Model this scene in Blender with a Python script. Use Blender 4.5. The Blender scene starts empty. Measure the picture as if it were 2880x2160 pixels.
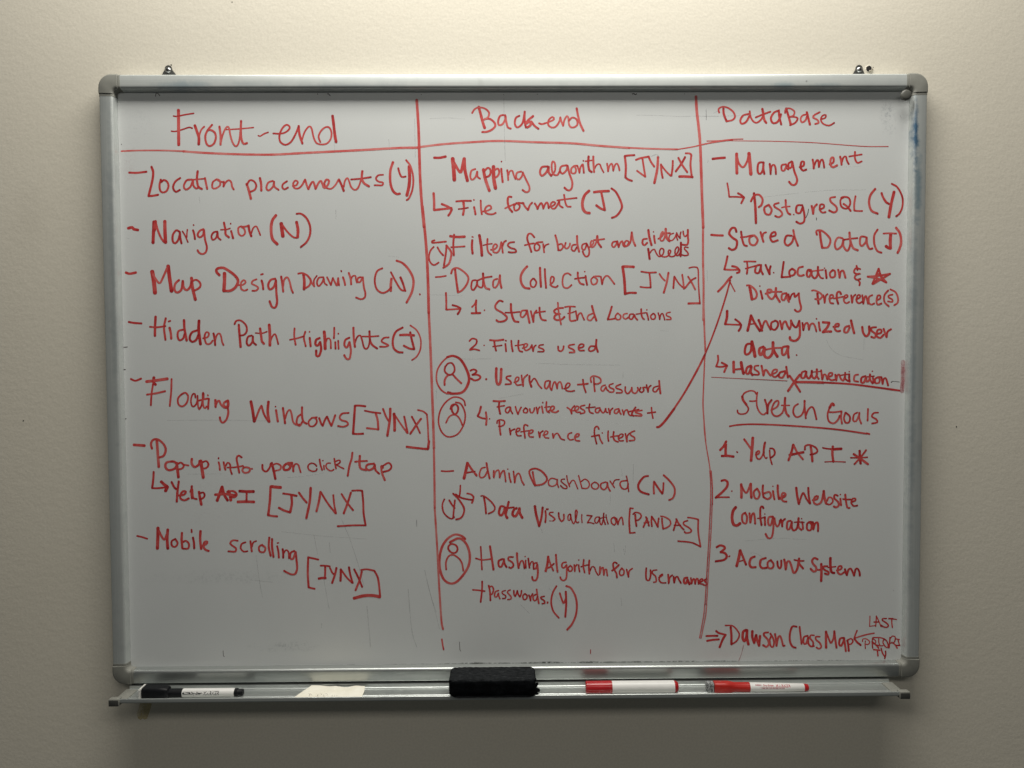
import bpy, bmesh, math, random
from mathutils import Matrix, Vector, noise
random.seed(7)
S = bpy.context.scene
COL = S.collection
Z0 = 1.5                      # height of the board's centre above the floor (m)

# ------------------------------------------------------------------ camera
cam = bpy.data.objects.new('camera', bpy.data.cameras.new('camera'))
COL.objects.link(cam)
rot = Matrix(((0.99993899,0.00528675,-0.00969857),(-0.00987928,0.03530062,-0.99932791),(-0.00494083,0.99936276,0.0353507)))
cam.matrix_world = Matrix.Translation((-0.017562,-1.103159,1.534903)) @ rot.to_4x4()
cam.data.sensor_width = 36.0
cam.data.lens = 26.0
cam.data.clip_start = 0.01
cam.data.clip_end = 50
S.camera = cam

# ------------------------------------------------------------------ light
w = bpy.data.worlds.new('World'); S.world = w; w.use_nodes = True
bg = w.node_tree.nodes['Background']
bg.inputs[0].default_value = (0.95, 1.0, 0.97, 1)
bg.inputs[1].default_value = 0.041
def panel(name, loc, sx, sy, watts, col):
    l = bpy.data.lights.new(name, 'AREA'); l.shape = 'RECTANGLE'
    l.size = sx; l.size_y = sy; l.energy = watts; l.color = col
    o = bpy.data.objects.new(name, l); COL.objects.link(o); o.location = loc
    return o
panel('ceiling_panel_light', (0.03, -0.37, Z0 + 1.22), 1.25, 0.36, 23.8, (1, .970, .905))
panel('ceiling_panel_light', (0.00, -2.20, Z0 + 1.22), 2.60, 0.60, 16, (1, .970, .905))
S.view_settings.view_transform = 'Standard'
S.view_settings.look = 'None'
S.view_settings.exposure = 0.0
S.view_settings.gamma = 1.0

# ------------------------------------------------------------------ helpers
def link(o, parent=None, label=None, cat=None, kind=None, group=None):
    if o.name not in COL.objects: COL.objects.link(o)
    if parent: o.parent = parent
    if label: o['label'] = label
    if cat: o['category'] = cat
    if kind: o['kind'] = kind
    if group: o['group'] = group
    return o
def empty(name, loc, label, cat, group=None):
    o = bpy.data.objects.new(name, None); o.empty_display_size = .02
    o.location = loc
    return link(o, None, label, cat, None, group)
def mesh(name, bm, mats, parent=None, smooth=True, **kw):
    me = bpy.data.meshes.new(name)
    bmesh.ops.recalc_face_normals(bm, faces=bm.faces)
    bm.to_mesh(me); bm.free()
    for p in me.polygons: p.use_smooth = smooth
    for m in (mats if isinstance(mats, (list, tuple)) else [mats]): me.materials.append(m)
    if smooth:
        try: me.set_sharp_from_angle(angle=math.radians(38))
        except Exception: pass
    o = bpy.data.objects.new(name, me)
    return link(o, parent, **kw)
def V(x, y, z): return Vector((x, y, z + Z0))

class NT:
    def __init__(s, name, base, rough=.5, metal=0.0, spec=.5):
        s.m = bpy.data.materials.new(name); s.m.use_nodes = True
        s.t = s.m.node_tree; s.b = s.t.nodes['Principled BSDF']
        s.b.inputs['Base Color'].default_value = (*base, 1)
        s.b.inputs['Roughness'].default_value = rough
        s.b.inputs['Metallic'].default_value = metal
        s.b.inputs['Specular IOR Level'].default_value = spec
        s.tc = s.t.nodes.new('ShaderNodeTexCoord').outputs['Object']
    def n(s, k, **kw):
        nd = s.t.nodes.new('ShaderNode' + k)
        for a, v in kw.items(): setattr(nd, a, v)
        return nd
    def L(s, a, b): s.t.links.new(a, b)
    def noise(s, scale, detail=3, rough=.5, stretch=None, off=(0, 0, 0)):
        mp = s.n('Mapping'); s.L(s.tc, mp.inputs[0])
        if stretch: mp.inputs['Scale'].default_value = stretch
        mp.inputs['Location'].default_value = off
        n = s.n('TexNoise'); s.L(mp.outputs[0], n.inputs['Vector'])
        n.inputs['Scale'].default_value = scale; n.inputs['Detail'].default_value = detail
        n.inputs['Roughness'].default_value = rough
        return n.outputs['Fac']
    def ramp(s, fac, stops):
        r = s.n('ValToRGB'); s.L(fac, r.inputs[0])
        e = r.color_ramp.elements
        while len(e) < len(stops): e.new(.5)
        for k, (p, c) in enumerate(stops):
            e[k].position = p; e[k].color = (*c, 1) if len(c) == 3 else c
        return r.outputs[0]
    def math(s, op, a, b=None, clamp=False):
        n = s.n('Math', operation=op, use_clamp=clamp)
        for i, v in enumerate((a, b)):
            if v is None: continue
            if isinstance(v, (int, float)): n.inputs[i].default_value = v
            else: s.L(v, n.inputs[i])
        return n.outputs[0]
    def mix(s, fac, a, b, mode='MIX'):
        n = s.n('Mix', data_type='RGBA', blend_type=mode)
        for idx, v in ((0, fac), (6, a), (7, b)):
            if isinstance(v, (int, float)): n.inputs[idx].default_value = v
            elif isinstance(v, tuple): n.inputs[idx].default_value = (*v, 1)
            else: s.L(v, n.inputs[idx])
        return n.outputs[2]
    def blob(s, c, r, soft=.6, breakup=None):
        """1 inside an ellipsoid stain at c with radii r, fading at its rim"""
        mp = s.n('Mapping'); s.L(s.tc, mp.inputs[0])
        mp.inputs['Scale'].default_value = [1 / k for k in r]
        mp.inputs['Location'].default_value = [-a / k for a, k in zip(c, r)]
        ln = s.n('VectorMath', operation='LENGTH'); s.L(mp.outputs[0], ln.inputs[0])
        d = ln.outputs['Value']
        if breakup is not None:
            d = s.math('ADD', d, s.math('MULTIPLY', s.math('SUBTRACT', breakup, .5), 1.6))
        mr = s.n('MapRange'); mr.clamp = True
        s.L(d, mr.inputs[0])
        mr.inputs[1].default_value = 1; mr.inputs[2].default_value = 1 - soft
        mr.inputs[3].default_value = 0; mr.inputs[4].default_value = 1
        return mr.outputs[0]
    def bump(s, h, strength, dist):
        b = s.n('Bump'); b.inputs['Strength'].default_value = strength
        b.inputs['Distance'].default_value = dist
        s.L(h, b.inputs['Height']); s.L(b.outputs[0], s.b.inputs['Normal'])
    def col(s, c): s.L(c, s.b.inputs['Base Color'])
    def rgh(s, f, a, b):
        mr = s.n('MapRange'); s.L(f, mr.inputs[0])
        mr.inputs[3].default_value = a; mr.inputs[4].default_value = b
        s.L(mr.outputs[0], s.b.inputs['Roughness'])

# ------------------------------------------------------------------ materials
# painted wall: roller stipple
k = NT('cream_wall_paint', (.74, .69, .58), .62, spec=.3)
big = k.noise(2.2, 3); fine = k.noise(210, 2, .55); med = k.noise(75, 2, .5, stretch=(1, 1, 1.35))
c = k.ramp(big, [(.3, (.715, .668, .560)), (.7, (.755, .708, .600))])
spk = k.ramp(k.noise(300, 1), [(.35, (.965, .965, .965)), (.65, (1.03, 1.03, 1.03))])
c = k.mix(1.0, c, spk, 'MULTIPLY')
scuff = k.blob((-.715, 0, .245), (.035, .5, .060), .9, k.noise(45))
c = k.mix(k.math('MULTIPLY', scuff, .16), c, (.5, .46, .38))
k.col(c)
h = k.math('ADD', k.math('MULTIPLY', med, .75), k.math('MULTIPLY', fine, .5))
k.bump(h, .29, .0011)
WALL = k.m

# white lacquered steel
k = NT('white_board_lacquer', (.70, .715, .70), .30, spec=.5)
sm = k.noise(3.1, 5, .6, stretch=(1, 1, .6)); wipe = k.noise(14, 5, .65, stretch=(1, 1, .35))
c = k.ramp(sm, [(.3, (.655, .675, .665)), (.7, (.705, .722, .708))])
c = k.mix(k.math('MULTIPLY', k.ramp(wipe, [(.55, (0, 0, 0)), (.8, (1, 1, 1))]), .10), c, (.52, .54, .54))
g = k.noise(700, 1)
c = k.mix(1.0, c, k.ramp(g, [(.3, (.975, .975, .975)), (.7, (1.02, 1.02, 1.02))]), 'MULTIPLY')
dust = k.noise(260, 3, .7); cloud = k.noise(38, 3, .6)
def grime(c, pos, rad, amt, colr, soft=.9, thr=(.50, .62)):
    m_ = k.blob(pos, rad, soft, cloud)
    m_ = k.math('MULTIPLY', m_, k.ramp(dust, [(thr[0], (.12,) * 3), (thr[1], (1, 1, 1))]))
    return k.mix(k.math('MULTIPLY', m_, amt), c, colr)
c = grime(c, (.549, -.01, .388), (.015, .1, .030), .38, (.22, .25, .27))
c = grime(c, (-.350, -.01, -.395), (.050, .1, .010), .45, (.25, .27, .27))
c = grime(c, (-.548, -.01, .385), (.035, .1, .050), .18, (.4, .42, .43))
c = grime(c, (-.563, -.01, .315), (.016, .1, .030), .30, (.45, .33, .33))
c = grime(c, (.08, -.01, -.4235), (.33, .1, .0030), 1.0, (.06, .07, .06), .7, (.40, .50))
c = grime(c, (-.33, -.01, -.4250), (.26, .1, .0022), .7, (.16, .16, .14), .7, (.45, .55))
c = grime(c, (.42, -.01, -.4240), (.20, .1, .0022), .8, (.10, .10, .09), .7, (.45, .55))
c = grime(c, (-.46, -.01, -.18), (.06, .1, .06), .16, (.5, .45, .45))
c = grime(c, (-.43, -.01, -.29), (.14, .1, .012), .30, (.4, .42, .42))
k.col(c); k.rgh(wipe, .30, .46)
k.bump(k.noise(55, 2), .04, .0006)
BOARD = k.m

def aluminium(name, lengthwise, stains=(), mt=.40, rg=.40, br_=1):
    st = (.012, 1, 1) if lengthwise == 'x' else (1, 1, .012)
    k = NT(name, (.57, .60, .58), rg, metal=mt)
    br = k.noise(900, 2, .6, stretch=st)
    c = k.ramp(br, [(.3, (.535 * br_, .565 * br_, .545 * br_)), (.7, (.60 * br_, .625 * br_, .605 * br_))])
    dirt = k.noise(24, 5, .65, stretch=(1, 1, 1))
    c = k.mix(k.math('MULTIPLY', k.ramp(dirt, [(.48, (0, 0, 0)), (.72, (1, 1, 1))]), .30), c, (.30, .33, .34))
    edge = k.noise(70, 4, .7)
    for pos, rad, amt, colr in stains:
        c = k.mix(k.math('MULTIPLY', k.blob(pos, rad, .8, edge), amt), c, colr)
    k.col(c); k.rgh(dirt, rg - .08, rg + .10)
    k.bump(br, .03, .0001)
    return k.m
ALU_TOP = aluminium('brushed_aluminium_top', 'x', [
    ((-.477, -.02, .428), (.045, .1, .009), .45, (.16, .26, .32)),
    ((-.38, -.02, .430), (.05, .1, .006), .3, (.28, .34, .36)),
    ((-.25, -.02, .428), (.10, .1, .005), .35, (.25, .29, .31)),
    ((.39, -.02, .428), (.02, .1, .006), .4, (.12, .25, .32)),
    ((.45, -.02, .428), (.03, .1, .005), .35, (.15, .26, .30)),
    ((.422, -.02, .4335), (.0020, .1, .0020), .8, (.12, .13, .13)),
    ((-.05, -.02, .433), (.006, .1, .012), .25, (.35, .36, .34))])
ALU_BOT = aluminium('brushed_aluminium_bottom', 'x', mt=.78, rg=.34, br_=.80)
ALU_LEFT = aluminium('brushed_aluminium_left', 'z', [
    ((-.585, -.02, .18), (.006, .1, .25), .4, (.22, .27, .28))])
ALU_RIGHT = aluminium('brushed_aluminium_right', 'z', [
    ((.5825, -.02, .360), (.0050, .1, .060), .95, (.030, .110, .210)),
    ((.587, -.02, .28), (.007, .1, .07), .6, (.10, .22, .30)),
    ((.583, -.02, .02), (.006, .1, .36), .45, (.18, .24, .28))])
ALU_TRAY = aluminium('brushed_aluminium_tray', 'x', mt=.70, rg=.30)

def plastic(name, base, rough=.45, bump=.0, var=.08, spec=.5, scale=60):
    k = NT(name, base, rough, spec=spec)
    n = k.noise(scale, 4, .6)
    k.col(k.ramp(n, [(.3, tuple(v * (1 - var) for v in base)), (.7, tuple(min(1, v * (1 + var)) for v in base))]))
    k.rgh(n, rough * .85, min(1, rough * 1.2))
    if bump: k.bump(k.noise(900, 2), bump, .0003)
    return k.m
CAP = plastic('warm_grey_plastic', (.250, .250, .222), .52, .10, spec=.3)
CAPEDGE = plastic('dark_grey_plastic', (.055, .055, .050), .5, .1)
BLACKP = plastic('black_plastic', (.006, .0065, .008), .45, 0, .2, spec=.25)
WHITEP = plastic('white_plastic', (.78, .77, .74), .35, 0, .02)
REDP = plastic('glossy_red_plastic', (.42, .014, .018), .22, .15, .10)
REDP2 = plastic('bright_red_plastic', (.44, .018, .012), .30, 0, .12)
MAGNETP = plastic('grey_magnet_plastic', (.105, .105, .092), .40, 0, .08, spec=.4)
ZINC = NT('zinc_plated_steel', (.42, .43, .43), .28, metal=1).m
ZINCB = NT('zinc_bracket_steel', (.16, .16, .15), .42, metal=.85).m
DARKHOLE = NT('dark_recess', (.012, .010, .010), .9).m
PLASTER = plastic('plaster_crumbs', (.72, .66, .54), .9, 0, .15)
k = NT('felt_black', (.004, .0045, .005), 1, spec=.04)
n1 = k.noise(900, 3, .7); n2 = k.noise(120, 4, .7, stretch=(.5, 1, 1))
k.col(k.ramp(n2, [(.45, (.003, .0035, .004)), (.80, (.010, .011, .013))]))
k.bump(k.math('ADD', n1, n2), 1.0, .0014)
FELT = k.m
k = NT('felt_black_top', (.02, .022, .025), 1, spec=.06)  # paler tone of the black felt, used on the block's top face
n2 = k.noise(260, 5, .75, stretch=(.45, 1, 1))
k.col(k.ramp(n2, [(.40, (.010, .011, .012)), (.62, (.027, .029, .031)), (.80, (.085, .086, .088))]))
k.bump(n2, 1.0, .0016)
FELTTOP = k.m
k = NT('felt_worn_grey', (.35, .35, .34), .95, spec=.1)
n2 = k.noise(500, 4, .7)
k.col(k.ramp(n2, [(.42, (.03, .03, .03)), (.52, (.33, .34, .34)), (.7, (.55, .55, .54))]))
k.bump(n2, 1, .001)
FELTGREY = k.m
FELTWHITE = plastic('felt_white', (.72, .71, .67), .95, .6, .12, .1, 400)
k = NT('old_paper', (.80, .75, .60), .8, spec=.15)
n2 = k.noise(40, 5, .7)
k.col(k.ramp(n2, [(.3, (.85, .81, .67)), (.7, (.93, .905, .80))])); k.bump(n2, .5, .0006)
PAPER = k.m

def translucent_mat(name, cols, alpha, breakup=None):
    k = NT(name, cols[0], .6, spec=.2)
    n = k.noise(170, 3, .6)
    k.col(k.ramp(n, [(.35, cols[0]), (.65, cols[1])]))
    if breakup:
        a = k.ramp(k.noise(breakup, 4, .7), [(.35, (alpha * .35,) * 3), (.65, (alpha,) * 3)])
        k.L(a, k.b.inputs['Alpha'])
    else: k.b.inputs['Alpha'].default_value = alpha
    return k.m
# red dry-erase ink: density is stored per point (wet start, dry drag)
k = NT('red_dry_erase_ink', (.5, .05, .05), .42, spec=.4)
at = k.n('Attribute', attribute_name='ink').outputs['Fac']
n = k.noise(230, 4, .65)
d = k.math('ADD', at, k.math('MULTIPLY', k.math('SUBTRACT', n, .5), .55), clamp=True)
k.col(k.ramp(d, [(.0, (.700, .240, .220)), (.30, (.655, .120, .110)), (.62, (.565, .050, .048)), (1.0, (.380, .016, .020))]))
INK = k.m
SMEAR = translucent_mat('wiped_red_ink', ((.50, .14, .16), (.56, .22, .23)), .55, 120)
SCRATCH = translucent_mat('faint_grey_ink', ((.30, .30, .31), (.40, .38, .39)), .30, 90)
BLACKINK = translucent_mat('old_black_ink', ((.03, .03, .03), (.10, .05, .05)), .85)
GLUE = translucent_mat('yellow_glue_stain', ((.62, .50, .22), (.70, .60, .30)), .62, 60)
PENCIL = translucent_mat('faint_pencil', ((.40, .37, .32), (.45, .42, .37)), .6)
BLACKPRINT = plastic('black_print', (.012, .012, .014), .5)
REDPRINT = plastic('red_print', (.50, .03, .05), .5)
PINKPRINT = translucent_mat('faded_red_print', ((.5, .12, .16), (.6, .25, .28)), .7, 300)

# ------------------------------------------------------------------ wall
bm = bmesh.new()
W2, HT = 2.0, 3.0
vs = [bm.verts.new(p) for p in ((-W2, 0, 0), (W2, 0, 0), (W2, 0, HT), (-W2, 0, HT))]
bm.faces.new(vs)
vs2 = [bm.verts.new((v.co.x, .12, v.co.z)) for v in vs]
bm.faces.new(vs2[::-1])
for a in range(4): bm.faces.new((vs[a], vs2[a], vs2[(a + 1) % 4], vs[(a + 1) % 4]))
wall = mesh('wall', bm, WALL, smooth=False, kind='structure', label='cream painted wall behind the whiteboard')
wall.data.transform(Matrix.Translation((0, 0, -Z0))); wall.location.z = Z0

def disc_bm(c, r, y, n=14, jit=0):
    bm = bmesh.new(); vs = []
    for a in range(n):
        t = 2 * math.pi * a / n; rr = r * (1 + random.uniform(-jit, jit))
        vs.append(bm.verts.new(V(c[0] + rr * math.cos(t), y, c[1] + rr * math.sin(t))))
    bm.faces.new(vs); return bm
# old drill hole beside the right bracket: rim, dark bore, crumbs
bm = bmesh.new(); N = 22
rr = [[.0044, .0040, .0036, .0030], [-.0004, -.0014, -.0006, .0]]
rings = []
for r_, y_ in ((.0058, -.0001), (.0050, -.0006), (.0043, -.0006), (.0040, -.0002)):
    rings.append([bm.verts.new(V(.5225 + r_ * (1 + .12 * math.sin(3 * a + r_ * 900)) * math.cos(2 * math.pi * a / N), y_,
                                 .4590 + r_ * (1 + .10 * math.cos(5 * a)) * math.sin(2 * math.pi * a / N))) for a in range(N)])
for i in range(3):
    for a in range(N): bm.faces.new((rings[i][a], rings[i][(a + 1) % N], rings[i + 1][(a + 1) % N], rings[i + 1][a]))
mesh('hole_rim', bm, WALL, wall).location = (0, 0, -Z0)
mesh('drill_hole', disc_bm((.5225, .4590), .0042, -.0009, 20, .07), DARKHOLE, wall, smooth=False).location = (0, 0, -Z0)
bm = bmesh.new()
for (cx, cz, r_) in ((.5240, .4560, .0009), (.5254, .4553, .0009), (.5264, .4570, .0008), (.5276, .4592, .0006), (.5284, .4580, .0007), (.5232, .4555, .0009), (.5270, .4560, .0008)):
    m_ = Matrix.Translation(V(cx, -.0014, cz)) @ Matrix.Rotation(random.random() * 3, 4, 'Y')
    bmesh.ops.create_icosphere(bm, subdivisions=1, radius=r_, matrix=m_)
mesh('plaster_crumb', bm, PLASTER, wall, smooth=False, kind='stuff').location = (0, 0, -Z0)
for (cx, cz, r_) in ((-.5031, .4656, .0011), (.6616, -.0719, .0012), (-.7329, -.0547, .0010), (-.4128, .5561, .0008), (.5290, .4612, .0006), (.5284, .4575, .0008)):
    o = mesh('wall_nick', disc_bm((cx, cz), r_, -.0003, 7, .45), DARKHOLE if r_ < .001 else CAPEDGE, wall, smooth=False)
    o.location = (0, 0, -Z0)
# amber glue stain hanging out under the left end of the tray
bm = bmesh.new()
pts = [(-.5745, -.470), (-.5700, -.4810), (-.5722, -.4905), (-.5752, -.4990), (-.5738, -.5060), (-.5700, -.5085), (-.5668, -.5062), (-.5640, -.5078), (-.5600, -.5065),
       (-.5572, -.4985), (-.5540, -.4900), (-.5515, -.4800), (-.5520, -.470)]
vs = [bm.verts.new(V(x, -.0004, z)) for x, z in pts]; bm.faces.new(vs)
mesh('glue_stain', bm, GLUE, wall, smooth=False).location = (0, 0, -Z0)

# ------------------------------------------------------------------ whiteboard
HW, HH = .600, .4454
YB, YS, YF = -.003, -.0100, -.0205         # back, writing surface, front of frame
UW = .0225                                # frame width
board = empty('whiteboard', V(0, YB, -HH), 'wall mounted whiteboard in an aluminium frame, covered in red handwriting', 'whiteboard')
def B(o):   # keep world placement while parenting to the board empty
    o.location = o.location - board.location
    return o
# writing surface: thin slab
def box(bm, a, b, bevel=0):
    xs, ys, zs = (a[0], b[0]), (a[1], b[1]), (a[2], b[2])
    g = bmesh.ops.create_cube(bm, size=1, matrix=Matrix.Translation(V((xs[0] + xs[1]) / 2, (ys[0] + ys[1]) / 2, (zs[0] + zs[1]) / 2)) @
        Matrix.Diagonal((abs(xs[1] - xs[0]), abs(ys[1] - ys[0]), abs(zs[1] - zs[0]), 1)))
    if bevel:
        es = list({e for v in g['verts'] for e in v.link_edges})
        bmesh.ops.bevel(bm, geom=es, offset=bevel, segments=2, affect='EDGES', profile=.6)
bm = bmesh.new()
box(bm, (-HW + .006, YB, -HH + .006), (HW - .006, YS, HH - .006))
surf = mesh('writing_surface', bm, BOARD, board, smooth=False); B(surf)
surf.data.transform(Matrix.Translation((0, 0, -Z0))); surf.location.z += Z0
SL = surf.location.copy()

# frame profile: u inward from the outer edge, v outward from the wall
PROF = [(0, .0030), (0, .0162), (.0006, .0180), (.0018, .0198), (.0032, .0205), (.0160, .0205)]
for a in range(0, 6):
    t = a / 5 * math.pi / 2 * .93
    PROF.append((.0172 + .0039 * math.sin(t), .0166 + .0039 * math.cos(t)))
PROF.append((UW, .0102))
CL = .0315                                # length of each corner cap's legs
def rail(p0, p1, inward, mat, name='frame_rail'):
    bm = bmesh.new(); r0 = []; r1 = []
    for u, v in PROF:
        off = Vector((inward[0] * u, -v, inward[1] * u))
        r0.append(bm.verts.new(V(p0[0], 0, p0[1]) + off)); r1.append(bm.verts.new(V(p1[0], 0, p1[1]) + off))
    for i in range(len(PROF) - 1): bm.faces.new((r0[i], r1[i], r1[i + 1], r0[i + 1]))
    o = mesh(name, bm, mat, board)
    o.data.transform(Matrix.Translation((0, 0, -Z0))); o.location.z = Z0
    return B(o)
g = .001
rail((-HW + CL - g, HH), (HW - CL + g, HH), (0, -1), ALU_TOP)['label'] = 'top rail with blue ink smudges'
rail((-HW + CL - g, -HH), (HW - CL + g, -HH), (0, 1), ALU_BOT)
rail((-HW, -HH + CL - g), (-HW, HH - CL + g), (1, 0), ALU_LEFT)
rail((HW, -HH + CL - g), (HW, HH - CL + g), (-1, 0), ALU_RIGHT)['label'] = 'right rail stained with blue ink'

def corner(sx, sz):
    bm = bmesh.new()
    Ro, Ri = .0185, .0050
    # parameter stations: (outer point, inner point, proud)
    st = []
    def P(x, z): return Vector((x, z))
    def add(o, i, pr): st.append((o, i, pr))
    Ui = UW + .0003
    for s_, pr in ((CL, .0002), (CL - .0030, .0002), (CL - .0034, -.0006), (CL - .0038, .0004), (CL - .0044, .0010), (Ro + .004, .0010)):
        add(P(s_, 0), P(max(s_, Ui + Ri), Ui), pr)
    for a in range(0, 13):
        t = a / 12 * math.pi / 2
        add(P(Ro - Ro * math.sin(t), Ro - Ro * math.cos(t)), P(Ui + Ri - Ri * math.sin(t), Ui + Ri - Ri * math.cos(t)), .0010)
    for s_, pr in ((Ro + .004, .0010), (CL - .0044, .0010), (CL - .0038, .0004), (CL - .0034, -.0006), (CL - .0030, .0002), (CL, .0002)):
        add(P(0, s_), P(Ui, max(s_, Ui + Ri)), pr)
    rings = []
    for o_, i_, pr in st:
        ring = []
        for u, v in PROF:
            p = o_.lerp(i_, u / UW)
            out = (o_ - i_).normalized() * max(0, pr) * (1 - u / UW) * .8
            p = p + out
            ring.append(bm.verts.new(V(sx * (HW - p.x), -(v + pr if v > .0105 else v), sz * (HH - p.y))))
        rings.append(ring)
    for a in range(len(rings) - 1):
        for i in range(len(PROF) - 1):
            bm.faces.new((rings[a][i], rings[a][i + 1], rings[a + 1][i + 1], rings[a + 1][i]))
    for rg in (rings[0], rings[-1]): bm.faces.new(rg)
    o = mesh('corner_cap', bm, CAP, board); return B(o)
for sx in (-1, 1):
    for sz in (-1, 1): corner(sx, sz)

# hanging brackets with their screws, peeping out above the top rail
def bracket(cx, cz, lean):
    bm = bmesh.new()
    out = [(-.0100, -.020), (-.0090, -.0055), (-.0052, .0010)]
    for a in range(9):
        t = math.pi - .35 - a / 8 * (math.pi - .7)
        out.append((.0052 * math.cos(t), .0022 + .0052 * math.sin(t)))
    out += [(.0052, .0010), (.0090 + lean, -.0055), (.0100 + lean, -.020)]
    f_ = [bm.verts.new(V(cx + x, -.0022, cz + z)) for x, z in out]
    b_ = [bm.verts.new(V(cx + x, -.0004, cz + z)) for x, z in out]
    bm.faces.new(f_); bm.faces.new(b_[::-1])
    for a in range(len(out)): bm.faces.new((f_[a], b_[a], b_[(a + 1) % len(out)], f_[(a + 1) % len(out)]))
    br = B(mesh('hanging_bracket', bm, ZINCB, board, smooth=False))
    bm = bmesh.new(); R_ = .0043; rings = []
    for i in range(6):
        t = i / 6 * math.pi / 2
        rings.append([bm.verts.new(V(cx + R_ * math.cos(t) * math.cos(a * math.pi / 10), -.0022 - .0030 * math.sin(t), cz + R_ * math.cos(t) * math.sin(a * math.pi / 10))) for a in range(20)])
    top = bm.verts.new(V(cx, -.0052, cz))
    for i in range(5):
        for a in range(20): bm.faces.new((rings[i][a], rings[i][(a + 1) % 20], rings[i + 1][(a + 1) % 20], rings[i + 1][a]))
    for a in range(20): bm.faces.new((rings[5][a], rings[5][(a + 1) % 20], top))
    n0 = len(bm.faces)
    for ang in (.6, .6 + math.pi / 2):
        m_ = Matrix.Translation(V(cx, -.0050, cz)) @ Matrix.Rotation(ang, 4, 'Y') @ Matrix.Diagonal((.0046, .0008, .0011, 1))
        bmesh.ops.create_cube(bm, size=1, matrix=m_)
    bm.faces.ensure_lookup_table()
    for fc in bm.faces[n0:]: fc.material_index = 1
    s_ = mesh('screw', bm, [ZINC, DARKHOLE], br); return br
bracket(-.5068, .4572, .0015); bracket(.5074, .4566, -.001)

# ------------------------------------------------------------------ marker tray
TX0, TX1 = -.5745, .5535
ZT = -.4530                               # tray floor
YT = -.0660                               # front of the tray
prof = [(-.0035, -.4475), (-.0212, -.4475), (-.0212, -.4513), *[(-.0224 - .0020 * math.sin(q_), -.4530 + .0019 * math.cos(q_)) for q_ in [math.pi / 2 * i / 5 for i in range(6)]], (-.0360, -.4530),
        (-.0475, -.4530), *[(-.0483 - .0015 * math.cos(q_), -.4530 + .0017 * math.sin(q_)) for q_ in [math.pi - math.pi * i / 8 for i in range(1, 8)]], (-.0635, -.4530), (-.0640, -.4520), *[(-.0650 - .0010 * math.cos(q_), -.4468 + .0010 * math.sin(q_)) for q_ in [math.pi - math.pi * i / 8 for i in range(9)]],
        (-.0660, -.4506), (-.0656, -.4511), (-.0640, -.4514), (-.0605, -.4538), (-.0100, -.4538), (-.0035, -.4538)]
bm = bmesh.new()
a_ = [bm.verts.new(V(TX0, y, z)) for y, z in prof]; b_ = [bm.verts.new(V(TX1, y, z)) for y, z in prof]
for i in range(len(prof)): j = (i + 1) % len(prof); bm.faces.new((a_[i], b_[i], b_[j], a_[j]))
bm.faces.new(a_); bm.faces.new(b_[::-1])
tray = mesh('marker_tray', bm, ALU_TRAY, board)
tray.data.transform(Matrix.Translation((0, 0, -Z0))); tray.location.z = Z0; B(tray)
for s_, x in ((-1, TX0), (1, TX1)):
    bm = bmesh.new()
    # sloping cheek over the end of the tray
    xi, xo = x - s_ * .0125, x + s_ * .0042
    box(bm, (xi, -.0215, -.4548), (xo, -.0600, -.4512), .0006)
    # rounded nose that grips the lip
    box(bm, (x - s_ * .0085, -.0590, -.4555), (x + s_ * .0062, -.0685, -.4450), .0016)
    o = mesh('tray_end_cap', bm, [CAP], tray)
    o.location = -(tray.location + board.location)
    bm = bmesh.new(); box(bm, (x - s_ * .0078, -.0683, -.4550), (x + s_ * .0056, -.0690, -.4466), .0003)
    o = mesh('tray_end_cap', bm, [CAPEDGE], tray); o['label'] = 'dark front face of the tray end cap'
    o.location = -(tray.location + board.location)
for o in board.children_recursive:
    if o.name.startswith('screw'): o.location = -(o.parent.location + board.location)

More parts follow.
